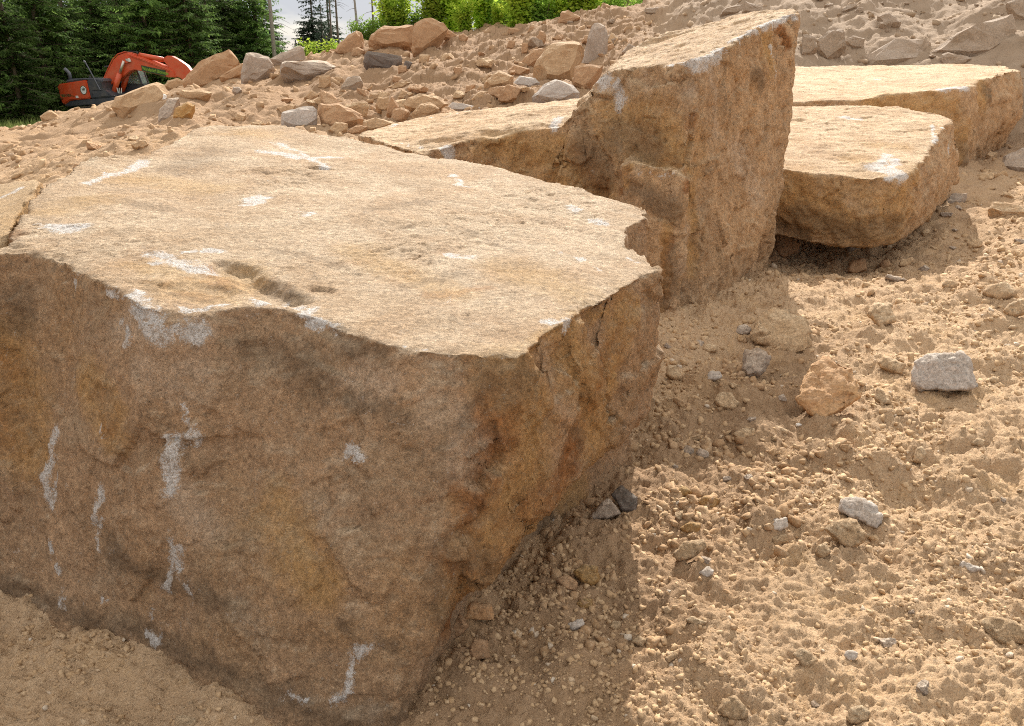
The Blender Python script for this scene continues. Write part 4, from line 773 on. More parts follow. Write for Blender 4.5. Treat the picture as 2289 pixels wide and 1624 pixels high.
 ('F', [(340, 800), (360, 765), (400, 775), (400, 815), (365, 825)], 'tan', 'small clod right of the flat rectangular chip', 38, .6),
 ('F', [(600, 1340), (640, 1320), (660, 1345), (620, 1360)], 'tan', 'small clod', 38, .6),
 ('X', [(385, 1630), (395, 1597), (440, 1602), (450, 1630)], 'tan', 'pale stone at the bottom frame edge before the huge boulder', 38, .6),
 ('X', [(1045, 1455), (1060, 1425), (1090, 1430), (1095, 1470), (1060, 1475)], 'brown', 'brown stone jammed at the lower right foot of the huge boulder', 55, .7),
 ('X', [(1030, 1385), (1050, 1345), (1100, 1350), (1105, 1385)], 'red', 'rusty fragment stuck in the undercut of the huge boulder', 60, .6),
 ('X', [(1000, 1405), (1030, 1370), (1050, 1400), (1020, 1425)], 'brown', 'small brown fragment left of the rusty fragment', 60, .6),
]
for e in ROCKS:
    if e[3] == 'small clod': continue
    big = e[0] in 'AC' or 'slab' in e[3]
    stone(e[0], e[1], 'tanfar' if e[2] == 'tan' and e[0] in 'ABC' else e[2], e[3], e[4], e[5])

# ------------------------------------------------------------------ scattered loose stones
def proto_mesh(seed, sub, n=13, flat=1.):
    r = np.random.default_rng(seed); bm = bmesh.new(); bmesh.ops.create_cube(bm, size=1.)
    for k in range(n - 3):
        d = r.normal(size=3); d[2] *= .8; d /= np.linalg.norm(d)
        bmesh.ops.bisect_plane(bm, geom=bm.verts[:] + bm.edges[:] + bm.faces[:], plane_co=Vector(d) * r.uniform(.30, .47), plane_no=Vector(d), clear_outer=True)
        bmesh.ops.holes_fill(bm, edges=[e for e in bm.edges if e.is_boundary])
    for v_ in bm.verts: v_.co = Vector((v_.co.x * 1.02, v_.co.y * .88, v_.co.z * .66 * flat))
    bmesh.ops.recalc_face_normals(bm, faces=bm.faces)
    if sub:
        me = remeshed(bm, .028, 1, .4); v = co_of(me); nn = no_of(me)
        v = v + nn * (facets(v, 4, seed) * .04 + fbm(v, 4, 4, seed) * .03 + fbm(v, 14, 3, seed + 5, .7) * .018)[:, None]; set_co(me, v); return me
    bmesh.ops.remove_doubles(bm, verts=bm.verts, dist=.06); bmesh.ops.triangulate(bm, faces=bm.faces); me = bpy.data.meshes.new('pebble'); bm.to_mesh(me); bm.free(); return me
protos = {}
for mk in ('tan', 'brown', 'hill', 'grey'):
    protos[mk] = []
    for s in range(5):
        me = proto_mesh(900 + s * 7 + hash(mk[0]) % 1, True); me.materials.append(M[mk]); protos[mk].append(me)
ZONES = [  # disp box, count, size range, materials, label, group
 ((620, 210, 1350, 275), 20, (.14, .5), ('tan', 'brown'), 'loose tan stone in the rubble heap behind the huge front boulder', 'loose stones of the rubble heap'),
 ((820, 120, 1420, 215), 20, (.10, .42), ('brown', 'brown', 'tan'), 'loose brown stone on the reddish slope below the green shrubs', 'loose stones on the reddish slope'),
 ((1180, 40, 1480, 120), 12, (.15, .5), ('brown', 'hill'), 'loose brown stone near the top of the slope left of the wedge', 'loose stones high on the slope'),
 ((20, 275, 640, 400), 24, (.06, .2), ('tan', 'tan', 'brown'), 'small tan stone on the furrowed slope below the excavator', 'small stones below the excavator'),
 ((1800, 5, 2289, 140), 14, (.08, .3), ('hill',), 'dusty stone on the grey slope above the rear slab boulder', 'dusty stones on the grey slope'),
 ((1880, 400, 2289, 640), 18, (.05, .15), ('tan', 'grey'), 'small stone on the ground right of the broad slab boulder', 'small stones right of the broad slab boulder'),
 ((1490, 700, 1760, 1080), 12, (.025, .065), ('grey', 'tan'), 'small clod on shaded ground between huge boulder and wedge', 'small clods in the shade of the boulders'),
 ((1500, 1000, 2280, 1610), 12, (.02, .05), ('tan', 'tan', 'grey'), 'small tan stone lying loose on the sunlit sand at right', 'small stones on the sunlit sand'),
 ((30, 1420, 1250, 1615), 4, (.014, .03), ('tan', 'grey'), 'small clod on shaded ground at foot of the huge boulder', 'small clods before the huge boulder'),
]
for (x0, y0, x1, y1), cnt, (s0, s1), mats, lab, grp in ZONES:
    for k in range(cnt):
        p = on_ground(random.uniform(x0, x1), random.uniform(y0, y1))
        if x0 == 30 and -p[1] * .9 + 1.9 < -.9 * p[0] * .3 and p[1] > 1.95: continue
        if p[1] > 30: continue
        s = s0 + (s1 - s0) * random.random() ** 2
        mk = random.choice(mats); me = random.choice(protos[mk]); me = me.copy(); set_co(me, co_of(me) * s * np.array((random.uniform(.9, 1.3), random.uniform(.8, 1.2), random.uniform(.7, 1.2)))); o = obj('stone', me, None, loc=(p[0], p[1], float(H(p[0], p[1])[0]) + s * .04)); o.rotation_euler = (random.gauss(0, .3), random.gauss(0, .3), random.uniform(0, 6.28))
        tag(o, lab, 'stone', grp)

# gravel and clods: uncountable
def scatter(name, n, xr, yr, s0, s1, keep, label, seed, cl=None):
    r = np.random.default_rng(seed); P = [proto_mesh(2000 + i, False, 8) for i in range(10)]
    pv = [co_of(m) for m in P]; pf = [np.array([list(p.vertices) for p in m.polygons]) for m in P]
    y = yr[0] * (yr[1] / yr[0]) ** r.random(n); 
    x = (xr[0] + (xr[1] - xr[0]) * r.random(n)) * y
    k = keep(x, y) * (.12 + 1.7 * np.clip(.42 + 2.6 * noise3(np.stack([x, y, y * 0], 1) * 1.5, 70) + 1.2 * noise3(np.stack([x, y, y * 0], 1) * 5, 71), 0, 1)) > r.random(n); x, y = x[k], y[k]; n = len(x)
    s = (s0 + (s1 - s0) * r.random(n) ** (3 if 'banked' in label else 4.5)) * np.clip(y / yr[0], 1, 99) ** .7
    z = H(x, y) + s * .02; VV, FF, TT = [], [], []; off = 0
    which = r.integers(0, 10, n); th = r.random(n) * 6.28; tint = r.random(n)
    for w in range(10):
        ii = np.where(which == w)[0]; v = pv[w]; m = len(v)
        c, s_ = np.cos(th[ii])[:, None], np.sin(th[ii])[:, None]; sc = s[ii][:, None]
        jx, jz = r.uniform(.8, 1.12, (len(ii), 1)), r.uniform(.7, 1.3, (len(ii), 1)); tl = r.normal(0, .35, (len(ii), 1))
        vx, vy, vz = v[None, :, 0] * jx, v[None, :, 1], v[None, :, 2] * jz; vz = vz + tl * vx
        X = x[ii][:, None] + sc * (vx * c - vy * s_); Y = y[ii][:, None] + sc * (vx * s_ + vy * c); Z = z[ii][:, None] + sc * vz
        VV.append(np.stack([X, Y, Z], -1).reshape(-1, 3)); FF.append((pf[w][None] + (np.arange(len(ii)) * m)[:, None, None] + off).reshape(-1, 3)); TT.append(np.repeat(tint[ii], m)); off += m * len(ii)
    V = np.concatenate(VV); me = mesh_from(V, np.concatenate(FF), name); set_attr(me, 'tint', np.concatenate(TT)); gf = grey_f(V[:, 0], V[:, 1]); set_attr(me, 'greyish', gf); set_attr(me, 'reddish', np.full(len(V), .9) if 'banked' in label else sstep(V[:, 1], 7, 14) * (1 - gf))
    o = obj(name, me, M['gravel']); print(name, n); return tag(o, label, 'gravel', kind='stuff')
scatter('gravel', 80000, (-.75, .75), (1.5, 9), .0022, .020, lambda x, y: np.where(x * .86 - y * .51 > -1.25, .62, np.where((y < 3.2) & (x < .3), .5, np.where(x > -.5, .6, .1))), 'fine gravel and crumbled clods over the near sand', 5)
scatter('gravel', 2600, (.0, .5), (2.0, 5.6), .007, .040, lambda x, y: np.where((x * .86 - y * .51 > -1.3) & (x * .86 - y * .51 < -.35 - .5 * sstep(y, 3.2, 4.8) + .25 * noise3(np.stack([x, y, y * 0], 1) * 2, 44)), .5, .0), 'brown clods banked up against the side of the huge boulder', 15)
scatter('rubble', 15000, (-.68, .72), (9, 30), .012, .11, lambda x, y: np.where(x + .6 * y < -3.5, .5, .8), 'small rubble and crumbs strewn over the dug slopes', 6)

# ------------------------------------------------------------------ vegetation
def leaf_mesh(quads, name):            # quads: list of (center, dir, side) triples -> rhombus leaves
    C, D, S = (np.array([q[i] for q in quads]) for i in range(3))
    v = np.stack([C, C + D * .5 + S, C + D, C + D * .5 - S], 1).reshape(-1, 3); f = np.arange(len(v)).reshape(-1, 4); return mesh_from(v, f, name)
def tube(bm, pts, rad, n=7):
    rings = []
    for i, p in enumerate(pts):
        p = Vector(p); d = (Vector(pts[min(i + 1, len(pts) - 1)]) - Vector(pts[max(i - 1, 0)])).normalized(); a = d.orthogonal().normalized(); b = d.cross(a)
        r = rad[i] if hasattr(rad, '__len__') else rad
        rings.append([bm.verts.new(p + (a * math.cos(t) + b * math.sin(t)) * r) for t in [2 * math.pi * k / n for k in range(n)]])
    for A, B in zip(rings[:-1], rings[1:]):
        for k in range(n): bm.faces.new((A[k], A[(k + 1) % n], B[(k + 1) % n], B[k]))
    bm.faces.new(rings[0][::-1]); bm.faces.new(rings[-1])
def bm_mesh(bm, name='m', smooth=False):
    bmesh.ops.recalc_face_normals(bm, faces=bm.faces); me = bpy.data.meshes.new(name); bm.to_mesh(me); bm.free()
    if smooth: me.polygons.foreach_set('use_smooth', [True] * len(me.polygons))
    return me
def spruce_meshes(seed, Ht, R, z0, dens=1., bare=0.):
    r = np.random.default_rng(seed); bm = bmesh.new()
    tube(bm, [(0, 0, -.6), (0, 0, Ht * .33), (.05, .03, Ht * .66), (0, 0, Ht)], [.011 * Ht + .05, .009 * Ht, .006 * Ht, .02], 8)
    q = []; z = z0
    while z < Ht * .985:
        f = z / Ht; L0 = R * (1 - f) ** .72; step = (.26 if z < 7 else .5) / dens
        nb = int(r.integers(6, 9)) if z < 7 else 6
        for b in range(nb):
            if r.random() < bare: continue
            a = r.random() * 6.283; L = L0 * r.uniform(.62, 1.12); zz = z + r.uniform(-.15, .15); ca, sa = math.cos(a), math.sin(a)
            dr = r.uniform(.12, .34); up = r.uniform(.0, .2); ns = max(5, int(L / .14 * (1 if z < 7 else .5)))
            prev = None
            for k in range(ns):
                s = (k + .6) / ns; d = s * L; h = zz - dr * d + up * d * d / max(L, .1) ; P = np.array((ca * d, sa * d, h))
                wl = (.16 + .62 * math.sin(min(1, s * 1.15) * math.pi) * .5) * min(1.3, L) * .8
                for sd in (-1, 1):
                    for m in range(2):
                        ang = a + sd * (1.0 + r.normal(0, .3)); ln = wl * r.uniform(.5, 1.1); dd = np.array((math.cos(ang) * ln, math.sin(ang) * ln, -ln * r.uniform(.05, .75)))
                        wd = r.uniform(.035, .065); q.append((P + r.normal(0, .03, 3), dd, np.array((-math.sin(ang) * wd, math.cos(ang) * wd, r.normal(0, .02)))))
                if r.random() < .5: q.append((P, np.array((ca * .1, sa * .1, -r.uniform(.15, .35))), np.array((-sa * .035, ca * .035, 0))))
            if z < 7 and L > .8: tube(bm, [(0, 0, zz), (ca * L * .5, sa * L * .5, zz - dr * L * .5 + up * L * .25), (ca * L * .9, sa * L * .9, zz - dr * L * .9 + up * L * .8)], [.03, .018, .006], 4)
        z += step
    return bm_mesh(bm, 'trunk', True), leaf_mesh(q, 'crown')
def plant(name, meshes, mats, loc, sc, rz, label, cat, group, parts=('trunk', 'crown')):
    e = empty(name, loc, rz); e.scale = (sc, sc, sc)
    for nm, me, m in zip(parts, meshes, mats): obj(nm, me, m, e)
    return tag(e, label, cat, group)
def gz_at(x, y): return float(H(x, y)[0])
SV = [spruce_meshes(50 + i, 13 + i, 2.9 + .3 * (i % 3), .25) for i in range(4)]
for i in range(4): SV[i][0].materials.append(M['bark']); SV[i][1].materials.append(M['needle'])
FV = [spruce_meshes(80, 12, 3.2, .3, 1.3), spruce_meshes(81, 14, 2.6, 1.2, 1., .25)]
for t_, c_ in FV: t_.materials.append(M['bark']); c_.materials.append(M['needle_blue'])
def xat(dx, y): return at_y(dx, 100, y)[0]
front = [(-60, 46), (20, 46.5), (90, 52), (150, 55.5), (215, 58), (275, 60), (330, 56), (385, 60), (425, 57), (470, 62), (505, 66), (545, 72)]
descr = ['spruce at the left frame edge with drooping green boughs', 'spruce second from left frame edge behind the crest', 'shaded spruce further back left of the excavator', 'tall spruce directly left of the excavator exhaust', 'spruce behind the excavator counterweight', 'darker spruce behind the excavator boom foot', 'broad spruce rising over the excavator boom', 'spruce behind the highest point of the boom', 'spruce standing behind the excavator arm', 'spruce right of the excavator arm above the tilted block', 'spruce above the grey angular block', 'last dense spruce of the wood, left of the tall bare trunk']
for i, ((dx, y), de) in enumerate(zip(front, descr)):
    x = xat(dx, y); m = SV[i % 4]; plant('spruce_tree', m, (None, None), (x, y, gz_at(x, y)), [1.05, .92, 1.1, .85][(i * 7) % 4], i * 1.7, de, 'tree', 'spruces behind the excavator')
for i, dx in enumerate(range(-40, 620, 44)):
    y = 67 + (i * 37 % 7); x = xat(dx, y); plant('spruce_tree', SV[(i * 3 + 1) % 4], (None, None), (x, y, gz_at(x, y)), 1.15, i * 2.1, 'dark spruce in the shaded rear row of the wood', 'tree', 'rear row of spruces')
for i, (dx, y, sc, v, de) in enumerate([(590, 74, .9, 0, 'thin needled grey spruce behind the tall bare trunk'), (660, 84, .46, 0, 'small pointed spruce against the open sky'), (703, 84, 1.0, 0, 'dark spruce right of the small pointed spruce'), (738, 88, .95, 1, 'sparse spruce among the bare stems'), (765, 96, .45, 0, 'low spruce at the right end of the open sky'), (905, 80, .6, 1, 'dark spruce top showing over the shrubs on the ridge'), (1370, 80, 1.0, 0, 'dark spruce just visible above the right shrubs'), (682, 92, .45, 0, 'tiny distant spruce between two dark spruces'), (722, 80, .7, 0, 'short dark spruce in front of the thin bare stem')]):
    x = xat(dx, y); plant('spruce_tree', FV[v], (None, None), (x, y, gz_at(x, y) if dx < 800 else 1.5), sc, i * 1.3, de, 'tree', None)
def bare_mesh(seed, Ht):
    r = random.Random(seed); bm = bmesh.new(); tube(bm, [(0, 0, -.8), (r.uniform(-.1, .1), 0, Ht * .5), (r.uniform(-.2, .2), 0, Ht)], [.17, .13, .05], 8); t = bm_mesh(bm, 'trunk', True)
    bm = bmesh.new()
    tube(bm, [(0, 0, 1.), (0, 0, Ht)], .03, 5)
    for k in range(42):
        z = r.uniform(2, Ht); a = r.random() * 6.28; L = r.uniform(.4, 1.7); tube(bm, [(0, 0, z), (math.cos(a) * L * .5, math.sin(a) * L * .5, z - .1 * L), (math.cos(a) * L, math.sin(a) * L, z - .35 * L)], [.03, .018, .006], 4)
    return t, bm_mesh(bm, 'branches')
for i, (dx, y, de) in enumerate([(611, 62, 'tall bare pale trunk in front of the last dense spruces'), (742, 75, 'bare stem, left of three against the sky'), (757, 73, 'bare leaning stem beside the left bare stem'), (799, 66, 'lone bare stem in the open sky'), (836, 64, 'bare stem rising from the left end of the shrubs'), (722, 82, 'thin bare stem among distant spruces')]):
    x = xat(dx, y); m = bare_mesh(300 + i, 13); s = [1, .75, .8, .8, .7, .6][i]; plant('dead_spruce', m, (M['bark_pale'] if i in (0, 3) else M['bark'], M['bark']), (x, y, gz_at(x, y)), s, i, de, 'tree', None, ('trunk', 'branches'))
def bush_meshes(seed, Hh, R, n, leaf):
    r = np.random.default_rng(seed); bm = bmesh.new(); q = []; tips = []
    for k in range(16):
        a = r.random() * 6.28; L = Hh * r.uniform(.6, 1.08); lean = R * r.uniform(.1, .85) / Hh; P = [(0.1 * math.cos(a), .1 * math.sin(a), -.2)]
        for j in range(1, 5): P.append((math.cos(a) * lean * L * (j / 4) ** 1.4 + r.normal(0, .04), math.sin(a) * lean * L * (j / 4) ** 1.4 + r.normal(0, .04), L * j / 4))
        tube(bm, P, [.022, .018, .014, .009, .004], 4); tips.append(np.array(P))
    for k in range(n):
        P = tips[r.integers(0, 16)]; t = r.uniform(.6, 4); i = min(3, int(t)); c = P[i] + (P[i + 1] - P[i]) * (t - i) + r.normal(0, 1, 3) * np.array((.17, .17, .12)) * R * .8
        c[2] = max(c[2], .02); a = r.random() * 6.28; ln = leaf * r.uniform(.6, 1.2); d = np.array((math.cos(a), math.sin(a), r.uniform(-.6, .7))) * ln
        s = np.cross(d, r.normal(0, 1, 3)); s = s / (np.linalg.norm(s) + 1e-6) * ln * .28; q.append((c, d, s))
    return bm_mesh(bm, 'stems'), leaf_mesh(q, 'foliage')
BV = [bush_meshes(400 + i, 2.0 + .3 * i, 1.0, 5200, .15) for i in range(3)]
BG = [bush_meshes(410 + i, 1.7, 1.1, 4200, .12) for i in range(2)]
for s_, f_ in BV: s_.materials.append(M['bark']); f_.materials.append(M['leaf'])
for s_, f_ in BG: s_.materials.append(M['bark']); f_.materials.append(M['leaf2'])
BUSH = [(812, 27.5, .55, 1, 'feathery green shrub at the left end of the ridge'), (850, 28.5, .75, 1, 'green shrub left behind the pointed nose boulder'), (880, 29, .95, 0, 'shrub with yellow green top behind pointed nose boulder'), (925, 29.5, .9, 1, 'tall shrub behind the two big ridge boulders'), (975, 29, .95, 0, 'bright shrub behind the upright ridge boulder'), (1015, 29, .9, 0, 'yellow green shrub right behind the upright boulder'), (1040, 27.6, .55, 0, 'small bright shrub in front right of the upright boulder'), (1080, 29, 1.0, 0, 'dense bright shrub in the middle of the ridge row'), (1118, 28.6, .9, 1, 'darker green shrub right of the dense bright one'), (1112, 27.8, .35, 0, 'lowest bright shrub hanging over the slope edge'),
        (1160, 29, 1., 0, 'leafy bright shrub above the upper slope'), (1205, 29.2, .95, 1, 'green shrub with grass at its foot'), (1245, 29.5, 1., 0, 'yellow green shrub near the right end of the row'), (1290, 29.5, .9, 0, 'bright shrub above the brown ridge end block'), (1340, 30, .85, 1, 'second last shrub of the ridge row'), (1400, 29.5, .55, 1, 'last low shrub of the ridge row at right'),
        (655, 34, .8, 1, 'green shrub behind the thin pointed slab'), (690, 33, .9, 0, 'bright shrub behind the broad flat slab'), (725, 34, .9, 1, 'shrub between broad flat slab and dark earth mound'), (752, 32, .8, 0, 'yellowish shrub touching the dark earth mound'), (620, 38, .7, 1, 'low shrub left under the tall bare trunk'), (560, 40, .6, 1, 'shaded low shrub behind the grey angular block')]
for i, (dx, y, sc, dk, de) in enumerate(BUSH):
    x = xat(dx, y); m = BG[i % 2] if dk else BV[i % 3]; plant('shrub', m, (None, None), (x, y - (2.3 if 1130 < dx < 1500 else 0), gz_at(x, y - (2.3 if 1130 < dx < 1500 else 0)) - (.5 if 1130 < dx < 1500 else .1)), sc, i * 1.1, de, 'shrub', 'shrubs on the ridge' if dx > 800 else 'shrubs behind the flat slabs', ('stems', 'foliage'))
# grass
def grass(name, n, fx, label, hgt, seed):
    r = np.random.default_rng(seed); x, y = fx(r, n); z = H(x, y); a = r.random(n) * 6.28; h = hgt * r.uniform(.4, 1.2, n); w = .012 + .01 * r.random(n)
    C = np.stack([x, y, z], 1); D = np.stack([np.cos(a) * h * .4, np.sin(a) * h * .4, h], 1); S = np.stack([np.sin(a) * w, -np.cos(a) * w, 0 * w], 1)
    v = np.stack([C - S, C + S, C + D], 1).reshape(-1, 3); me = mesh_from(v, np.arange(len(v)).reshape(-1, 3), name); return tag(obj(name, me, M['grass']), label, 'grass', kind='stuff')
grass('grass', 16000, lambda r, n: ((lambda y: (y * r.uniform(-.02, .38, n), y))(r.uniform(28.2, 31, n))), 'tall grass and weeds between shrubs on the ridge', .3, 3)
grass('grass', 40000, lambda r, n: ((lambda y: (y * r.uniform(-.75, -.3, n), y))(r.uniform(32, 66, n))), 'grass and weeds on the clearing before the spruces', .45, 4)
grass('grass', 9000, lambda r, n: ((lambda y: (-y * .55 - 1.9 - r.random(n) ** 1.5 * 5, y))(r.uniform(17.5, 30, n))), 'short grass at the far left edge of the slope', .16, 8)

# ------------------------------------------------------------------ excavator
EXT = 47.5; r0 = ray(*zo('S', (942, 1090))); base_p = CAM + r0 * EXT; th_e = math.atan2(-r0[0], r0[1])   # image-right axis turned across the line of sight
SC = 1 / (0.1466 * 0.44736) * F / (EXT * 1.0) / 1.0   # zoom pixels per metre at that distance
CY, SY = .87, .5
ex = empty('excavator', base_p, th_e - math.asin(SY)); tag(ex, 'orange and dark grey crawler excavator parked behind the left ridge', 'excavator')
COSO = math.hypot(r0[1], 0) / math.hypot(r0[0], r0[1]); SCX = SC / COSO
def E3(zx, zy, Y): return ((zx - 942) / SCX / CY - Y * SY / CY, Y, (1090 - zy) / SC)
def Zc(Y): return SCX * SY * Y
def slab(bm, pts, y0, y1, yref=None):
    yr = y0 if yref is None else yref
    P = [E3(x, z, yr) for x, z in pts]; a = [bm.verts.new((p[0], y0, p[2])) for p in P]; b = [bm.verts.new((p[0], y1, p[2])) for p in P]; n = len(P)
    bm.faces.new(a); bm.faces.new(b[::-1])
    for i in range(n): bm.faces.new((a[i], b[i], b[(i + 1) % n], a[(i + 1) % n]))
def part(name, builder, m, parent=ex, bev=.03, smooth=False):
    bm = bmesh.new(); builder(bm); bmesh.ops.recalc_face_normals(bm, faces=bm.faces)
    if bev: 
        es = [e for e in bm.edges if len(e.link_faces) == 2 and e.calc_face_angle(0) > .6]
        bmesh.ops.bevel(bm, geom=es, offset=bev, segments=2, affect='EDGES', clamp_overlap=True)
    return obj(name, bm_mesh(bm, name, smooth), M[m], parent)
NY = -1.3
part('counterweight', lambda b: slab(b, [(158, 610), (172, 580), (200, 566), (603, 510), (622, 770), (310, 800), (215, 862), (190, 845), (172, 770)], NY, 1.3), 'orange', bev=.06)
part('skirt', lambda b: slab(b, [(212, 866), (312, 806), (622, 776), (950, 750), (985, 850), (600, 858), (300, 884), (232, 880)], NY + .02, 1.25), 'charcoal', bev=.04)
part('side_panel', lambda b: slab(b, [(610, 512), (700, 505), (815, 520), (830, 640), (900, 690), (948, 745), (628, 772)], NY + .03, 1.2), 'charcoal', bev=.05)
part('fuel_tank', lambda b: slab(b, [(645, 655), (770, 643), (850, 650), (890, 680), (920, 745), (660, 768)], NY - .03, NY + .5), 'charcoal', bev=.06)
part('hood', lambda b: slab(b, [(300, 548), (300, 512), (420, 492), (560, 486), (850, 492), (850, 540), (600, 508)], NY + .12, .9), 'hood', bev=.05)
part('hood_cap', lambda b: slab(b, [(600, 495), (612, 455), (628, 460), (632, 495)], NY + .3, NY + .4, NY), 'charcoal', bev=.01)
def exh(b): tube(b, [E3(372, 500, -.9), E3(368, 420, -.9), E3(345, 390, -.9), E3(312, 355, -.9)], [.10, .10, .10, .09], 10)
part('exhaust', exh, 'hood', bev=0, smooth=True)
def mir(b): tube(b, [E3(790, 650, NY), E3(715, 455, NY), E3(635, 262, NY)], .035, 6); tube(b, [E3(640, 270, NY), E3(615, 252, NY)], .055, 6)
part('mirror_pole', mir, 'hood', bev=0)
part('deck', lambda b: slab(b, [(780, 690), (940, 700), (1430, 700), (1450, 780), (1150, 800), (800, 790)], -.55, 1.1, 0), 'charcoal', bev=.03)
# cab on the far side
cab = part('cab', lambda b: (slab(b, [(1060, 600), (1075, 470), (1095, 460), (1110, 600)], .6, 1.25, .45), slab(b, [(1060, 395), (1100, 345), (1370, 360), (1385, 385), (1085, 372)], .42, 1.28, .45), slab(b, [(1370, 365), (1392, 365), (1440, 580), (1410, 580)], .45, .53, .45), slab(b, [(1370, 365), (1392, 365), (1440, 580), (1410, 580)], 1.17, 1.25, .45), slab(b, [(1075, 365), (1095, 365), (1090, 580), (1060, 580)], .6, 1.25, .45), slab(b, [(1060, 560), (1430, 575), (1440, 680), (1060, 700)], .62, 1.25, .45)), 'charcoal', bev=.015)
part('window', lambda b: slab(b, [(1097, 374), (1368, 385), (1408, 572), (1097, 560)], .47, .49, .45), 'glass', cab, bev=0)
part('window', lambda b: slab(b, [(1376, 386), (1386, 386), (1428, 570), (1418, 570)], .55, 1.15, .45), 'glass', cab, bev=0)
part('seat', lambda b: slab(b, [(1180, 560), (1175, 450), (1200, 450), (1215, 530), (1290, 535), (1290, 565)], .6, 1.05, .45), 'black', cab, bev=.02)
part('boom', lambda b: slab(b, [(825, 560), (870, 490), (960, 360), (1050, 235), (1130, 172), (1230, 140), (1330, 150), (1500, 205), (1700, 280), (1860, 345), (1920, 400), (1950, 480), (1830, 478), (1640, 432), (1450, 392), (1350, 374), (1280, 388), (1190, 450), (1040, 545), (890, 618)], -.27, .27, -.27), 'orange', bev=.035)
def pipes(b):
    for yy in (-.22, -.1, .08): tube(b, [E3(835, 545, yy), E3(945, 370, yy), E3(1045, 225, yy), E3(1130, 155, yy), E3(1235, 124, yy), E3(1335, 136, yy), E3(1420, 160, yy)], .028, 6)
part('hydraulic_pipes', pipes, 'orange', bev=0)
def pipes2(b):
    for d in (0, 14): tube(b, [E3(1300, 165 + d, -.3), E3(1500, 232 + d, -.3), E3(1700, 312 + d, -.3), E3(1850, 375 + d, -.3)], .024, 6)
part('side_pipes', pipes2, 'orange', bev=0)
def hose(b): tube(b, [E3(1180, 150, .1), E3(1290, 128, .1), E3(1400, 118, .1), E3(1440, 150, .1)], .03, 6); tube(b, [E3(1240, 140, -.1), E3(1330, 115, -.1), E3(1430, 122, -.1)], .03, 6); tube(b, [E3(1438, 135, -.05), E3(1438, 190, -.05)], .08, 8)
part('hoses', hose, 'black', bev=0)
for yy, rodtop in ((-.42, True), (.42, True)):
    cyl = part('boom_cylinder', lambda b: tube(b, [E3(960 + Zc(yy + .42), 742, yy), E3(1115 + Zc(yy + .42), 425, yy)], .145, 12), 'orange', bev=0, smooth=True)
    part('rod', lambda b: tube(b, [E3(1112 + Zc(yy + .42), 432, yy), E3(1205 + Zc(yy + .42), 250, yy)], .075, 10), 'chrome', cyl, bev=0, smooth=True)
def pin(b): tube(b, [E3(1240, 238, -.42), E3(1240 + Zc(.9), 238, .48)], .15, 12)
part('pin', pin, 'orange', bev=0)
ac = part('arm_cylinder', lambda b: tube(b, [E3(1450, 168, 0), E3(1800, 232, 0)], .14, 12), 'orange', bev=0, smooth=True)
part('arm', lambda b: slab(b, [(1790, 215), (1850, 178), (1920, 182), (2010, 232), (2120, 310), (2170, 380), (2240, 560), (2150, 590), (1990, 480), (1880, 460), (1850, 330), (1800, 260)], -.2, .2, -.2), 'orange', bev=.03)
part('bucket', lambda b: slab(b, [(2180, 560), (2280, 540), (2380, 620), (2390, 760), (2280, 820), (2200, 780), (2260, 700), (2240, 620)], -.6, .6, 0), 'charcoal', bev=.03)
def lamp(b): slab(b, [(1225, 215), (1290, 212), (1300, 262), (1240, 262)], -.42, -.28, -.42)
part('work_lamp', lamp, 'whitep', bev=.02)
part('cab_mirror', lambda b: slab(b, [(895, 318), (980, 308), (985, 330), (900, 335)], .2, .3, .2), 'charcoal', bev=.01)
part('handrail', lambda b: (tube(b, [E3(1040, 620, -.9), E3(1050, 690, -.9)], .02, 5), tube(b, [E3(1075, 625, -.9), E3(1060, 700, -.9)], .02, 5), tube(b, [E3(1110, 625, -.9), E3(1090, 700, -.9)], .02, 5)), 'whitep', bev=0)
# running gear
for yy in (-1.45, .85):
    off = Zc(yy + 1.45)
    tr = part('track', lambda b: slab(b, [(200 + off, 985), (260 + off, 925), (450 + off, 885), (700 + off, 858), (1200 + off, 850), (1300 + off, 880), (1330 + off, 960), (1290 + off, 1050), (1180 + off, 1085), (300 + off, 1088), (215 + off, 1050)], yy, yy + .6, yy), 'steel', bev=.04)
    def shoes(b):
        for k in range(24):
            zx = 215 + off + k * 44; zy = 985 - 60 * min(1, k / 1.5) - 70 * min(1, max(0, k - 1.5) / 9)
            slab(b, [(zx, zy - 2), (zx + 34, zy - 6), (zx + 34, zy + 8), (zx, zy + 12)], yy - .04, yy + .64, yy - .04)
    part('track_shoe', shoes, 'steel', tr, bev=0)
    for k in range(7):
        zx = 300 + off + k * 150; part('roller', lambda b: tube(b, [E3(zx, 1030, yy - .03), E3(zx + Zc(.2), 1030, yy + .17)], .16, 12), 'charcoal', tr, bev=0)
part('turntable', lambda b: slab(b, [(620, 845), (1150, 840), (1150, 930), (620, 930)], -.7, .7, 0), 'steel', bev=.02)
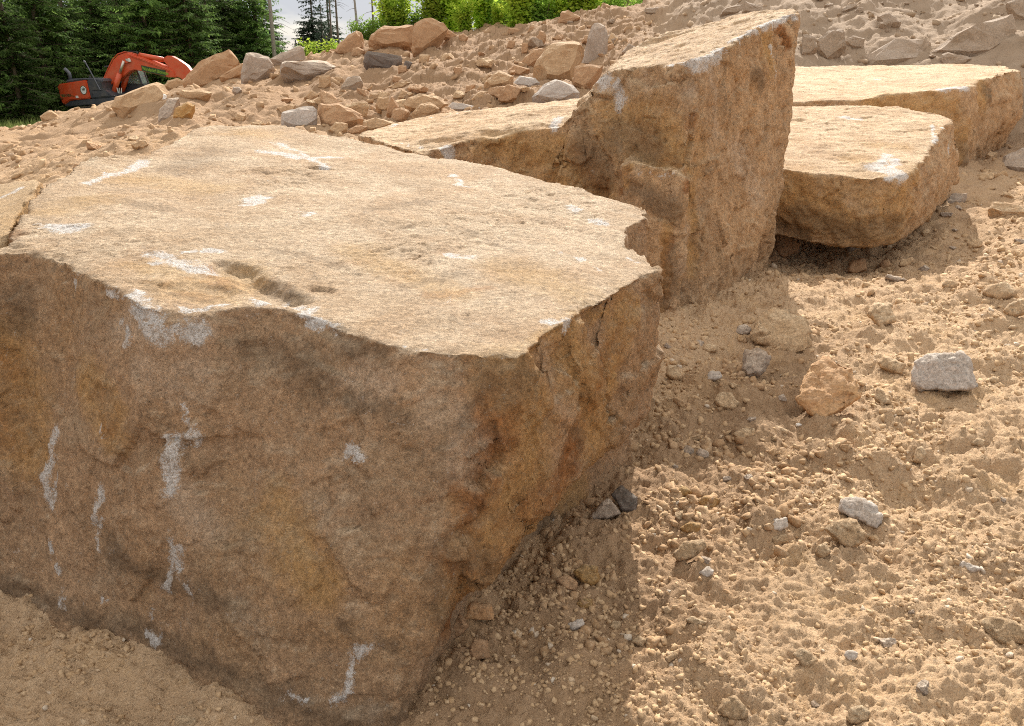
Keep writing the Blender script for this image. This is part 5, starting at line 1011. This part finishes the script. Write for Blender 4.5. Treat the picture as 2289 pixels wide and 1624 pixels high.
def text(body, zx, zy, Y, size, m, name, parent, sx=1., tilt=0., extr=.006):
    cu = bpy.data.curves.new(name, 'FONT'); cu.body = body; cu.size = size; cu.extrude = extr; cu.align_x = 'LEFT'; cu.resolution_u = 3
    o = bpy.data.objects.new('t', cu); col.objects.link(o); dg = bpy.context.evaluated_depsgraph_get(); dg.update(); me = bpy.data.meshes.new_from_object(o.evaluated_get(dg)); bpy.data.objects.remove(o)
    p = E3(zx, zy, Y); t = obj(name, me, M[m], parent); t.location = p; t.rotation_euler = (math.radians(90), tilt, 0); t.scale = (sx, 1, 1); return t
boomo = [c for c in ex.children if c.name.startswith('boom') and 'cyl' not in c.name][0]; cw = [c for c in ex.children if c.name.startswith('counterweight')][0]
sg = part('sign', lambda b: slab(b, [(1453, 308), (1800, 380), (1795, 462), (1452, 384)], -.295, -.275, -.295), 'sign_black', bev=0)
text('Wunderlich Biomasse', 1460, 372, -.302, .26, 'sign_green', 'lettering', sg, .66, math.radians(10.6))
text('ZAXIS', 208, 748, NY - .012, .2, 'black', 'lettering', cw, 1., math.radians(-3))
def emb(b): 
    n = 28; c = E3(543, 652, NY); vs = [b.verts.new((c[0] + math.cos(t) * .19, NY - .008, c[2] + math.sin(t) * .24)) for t in np.linspace(0, 2 * math.pi, n, endpoint=False)]; b.faces.new(vs)
part('emblem', emb, 'whitep', bev=0)
def emb2(b):
    c = E3(543, 652, NY); A = [b.verts.new((c[0] + math.cos(t) * .19, NY - .012, c[2] + math.sin(t) * .24)) for t in np.linspace(0, 2 * math.pi, 28, endpoint=False)]; B = [b.verts.new((c[0] + math.cos(t) * .16, NY - .012, c[2] + math.sin(t) * .205)) for t in np.linspace(0, 2 * math.pi, 28, endpoint=False)]
    for i in range(28): b.faces.new((A[i], A[(i + 1) % 28], B[(i + 1) % 28], B[i]))
    for (u0, u1, w0, w1) in ((-.09, -.04, -.02, .09), (-.02, .03, -.02, .14), (.05, .09, -.02, .10)):
        b.faces.new([b.verts.new((c[0] + u, NY - .014, c[2] + w)) for u, w in ((u0, w0), (u1, w0), (u1, w1), (u0, w1))])
part('emblem_ring', emb2, 'sign_black', bev=0)
part('sticker', lambda b: slab(b, [(408, 732), (447, 730), (449, 762), (409, 764)], NY - .01, NY + .01, NY - .01), 'whitep', bev=0)
print('objects', len(bpy.data.objects))
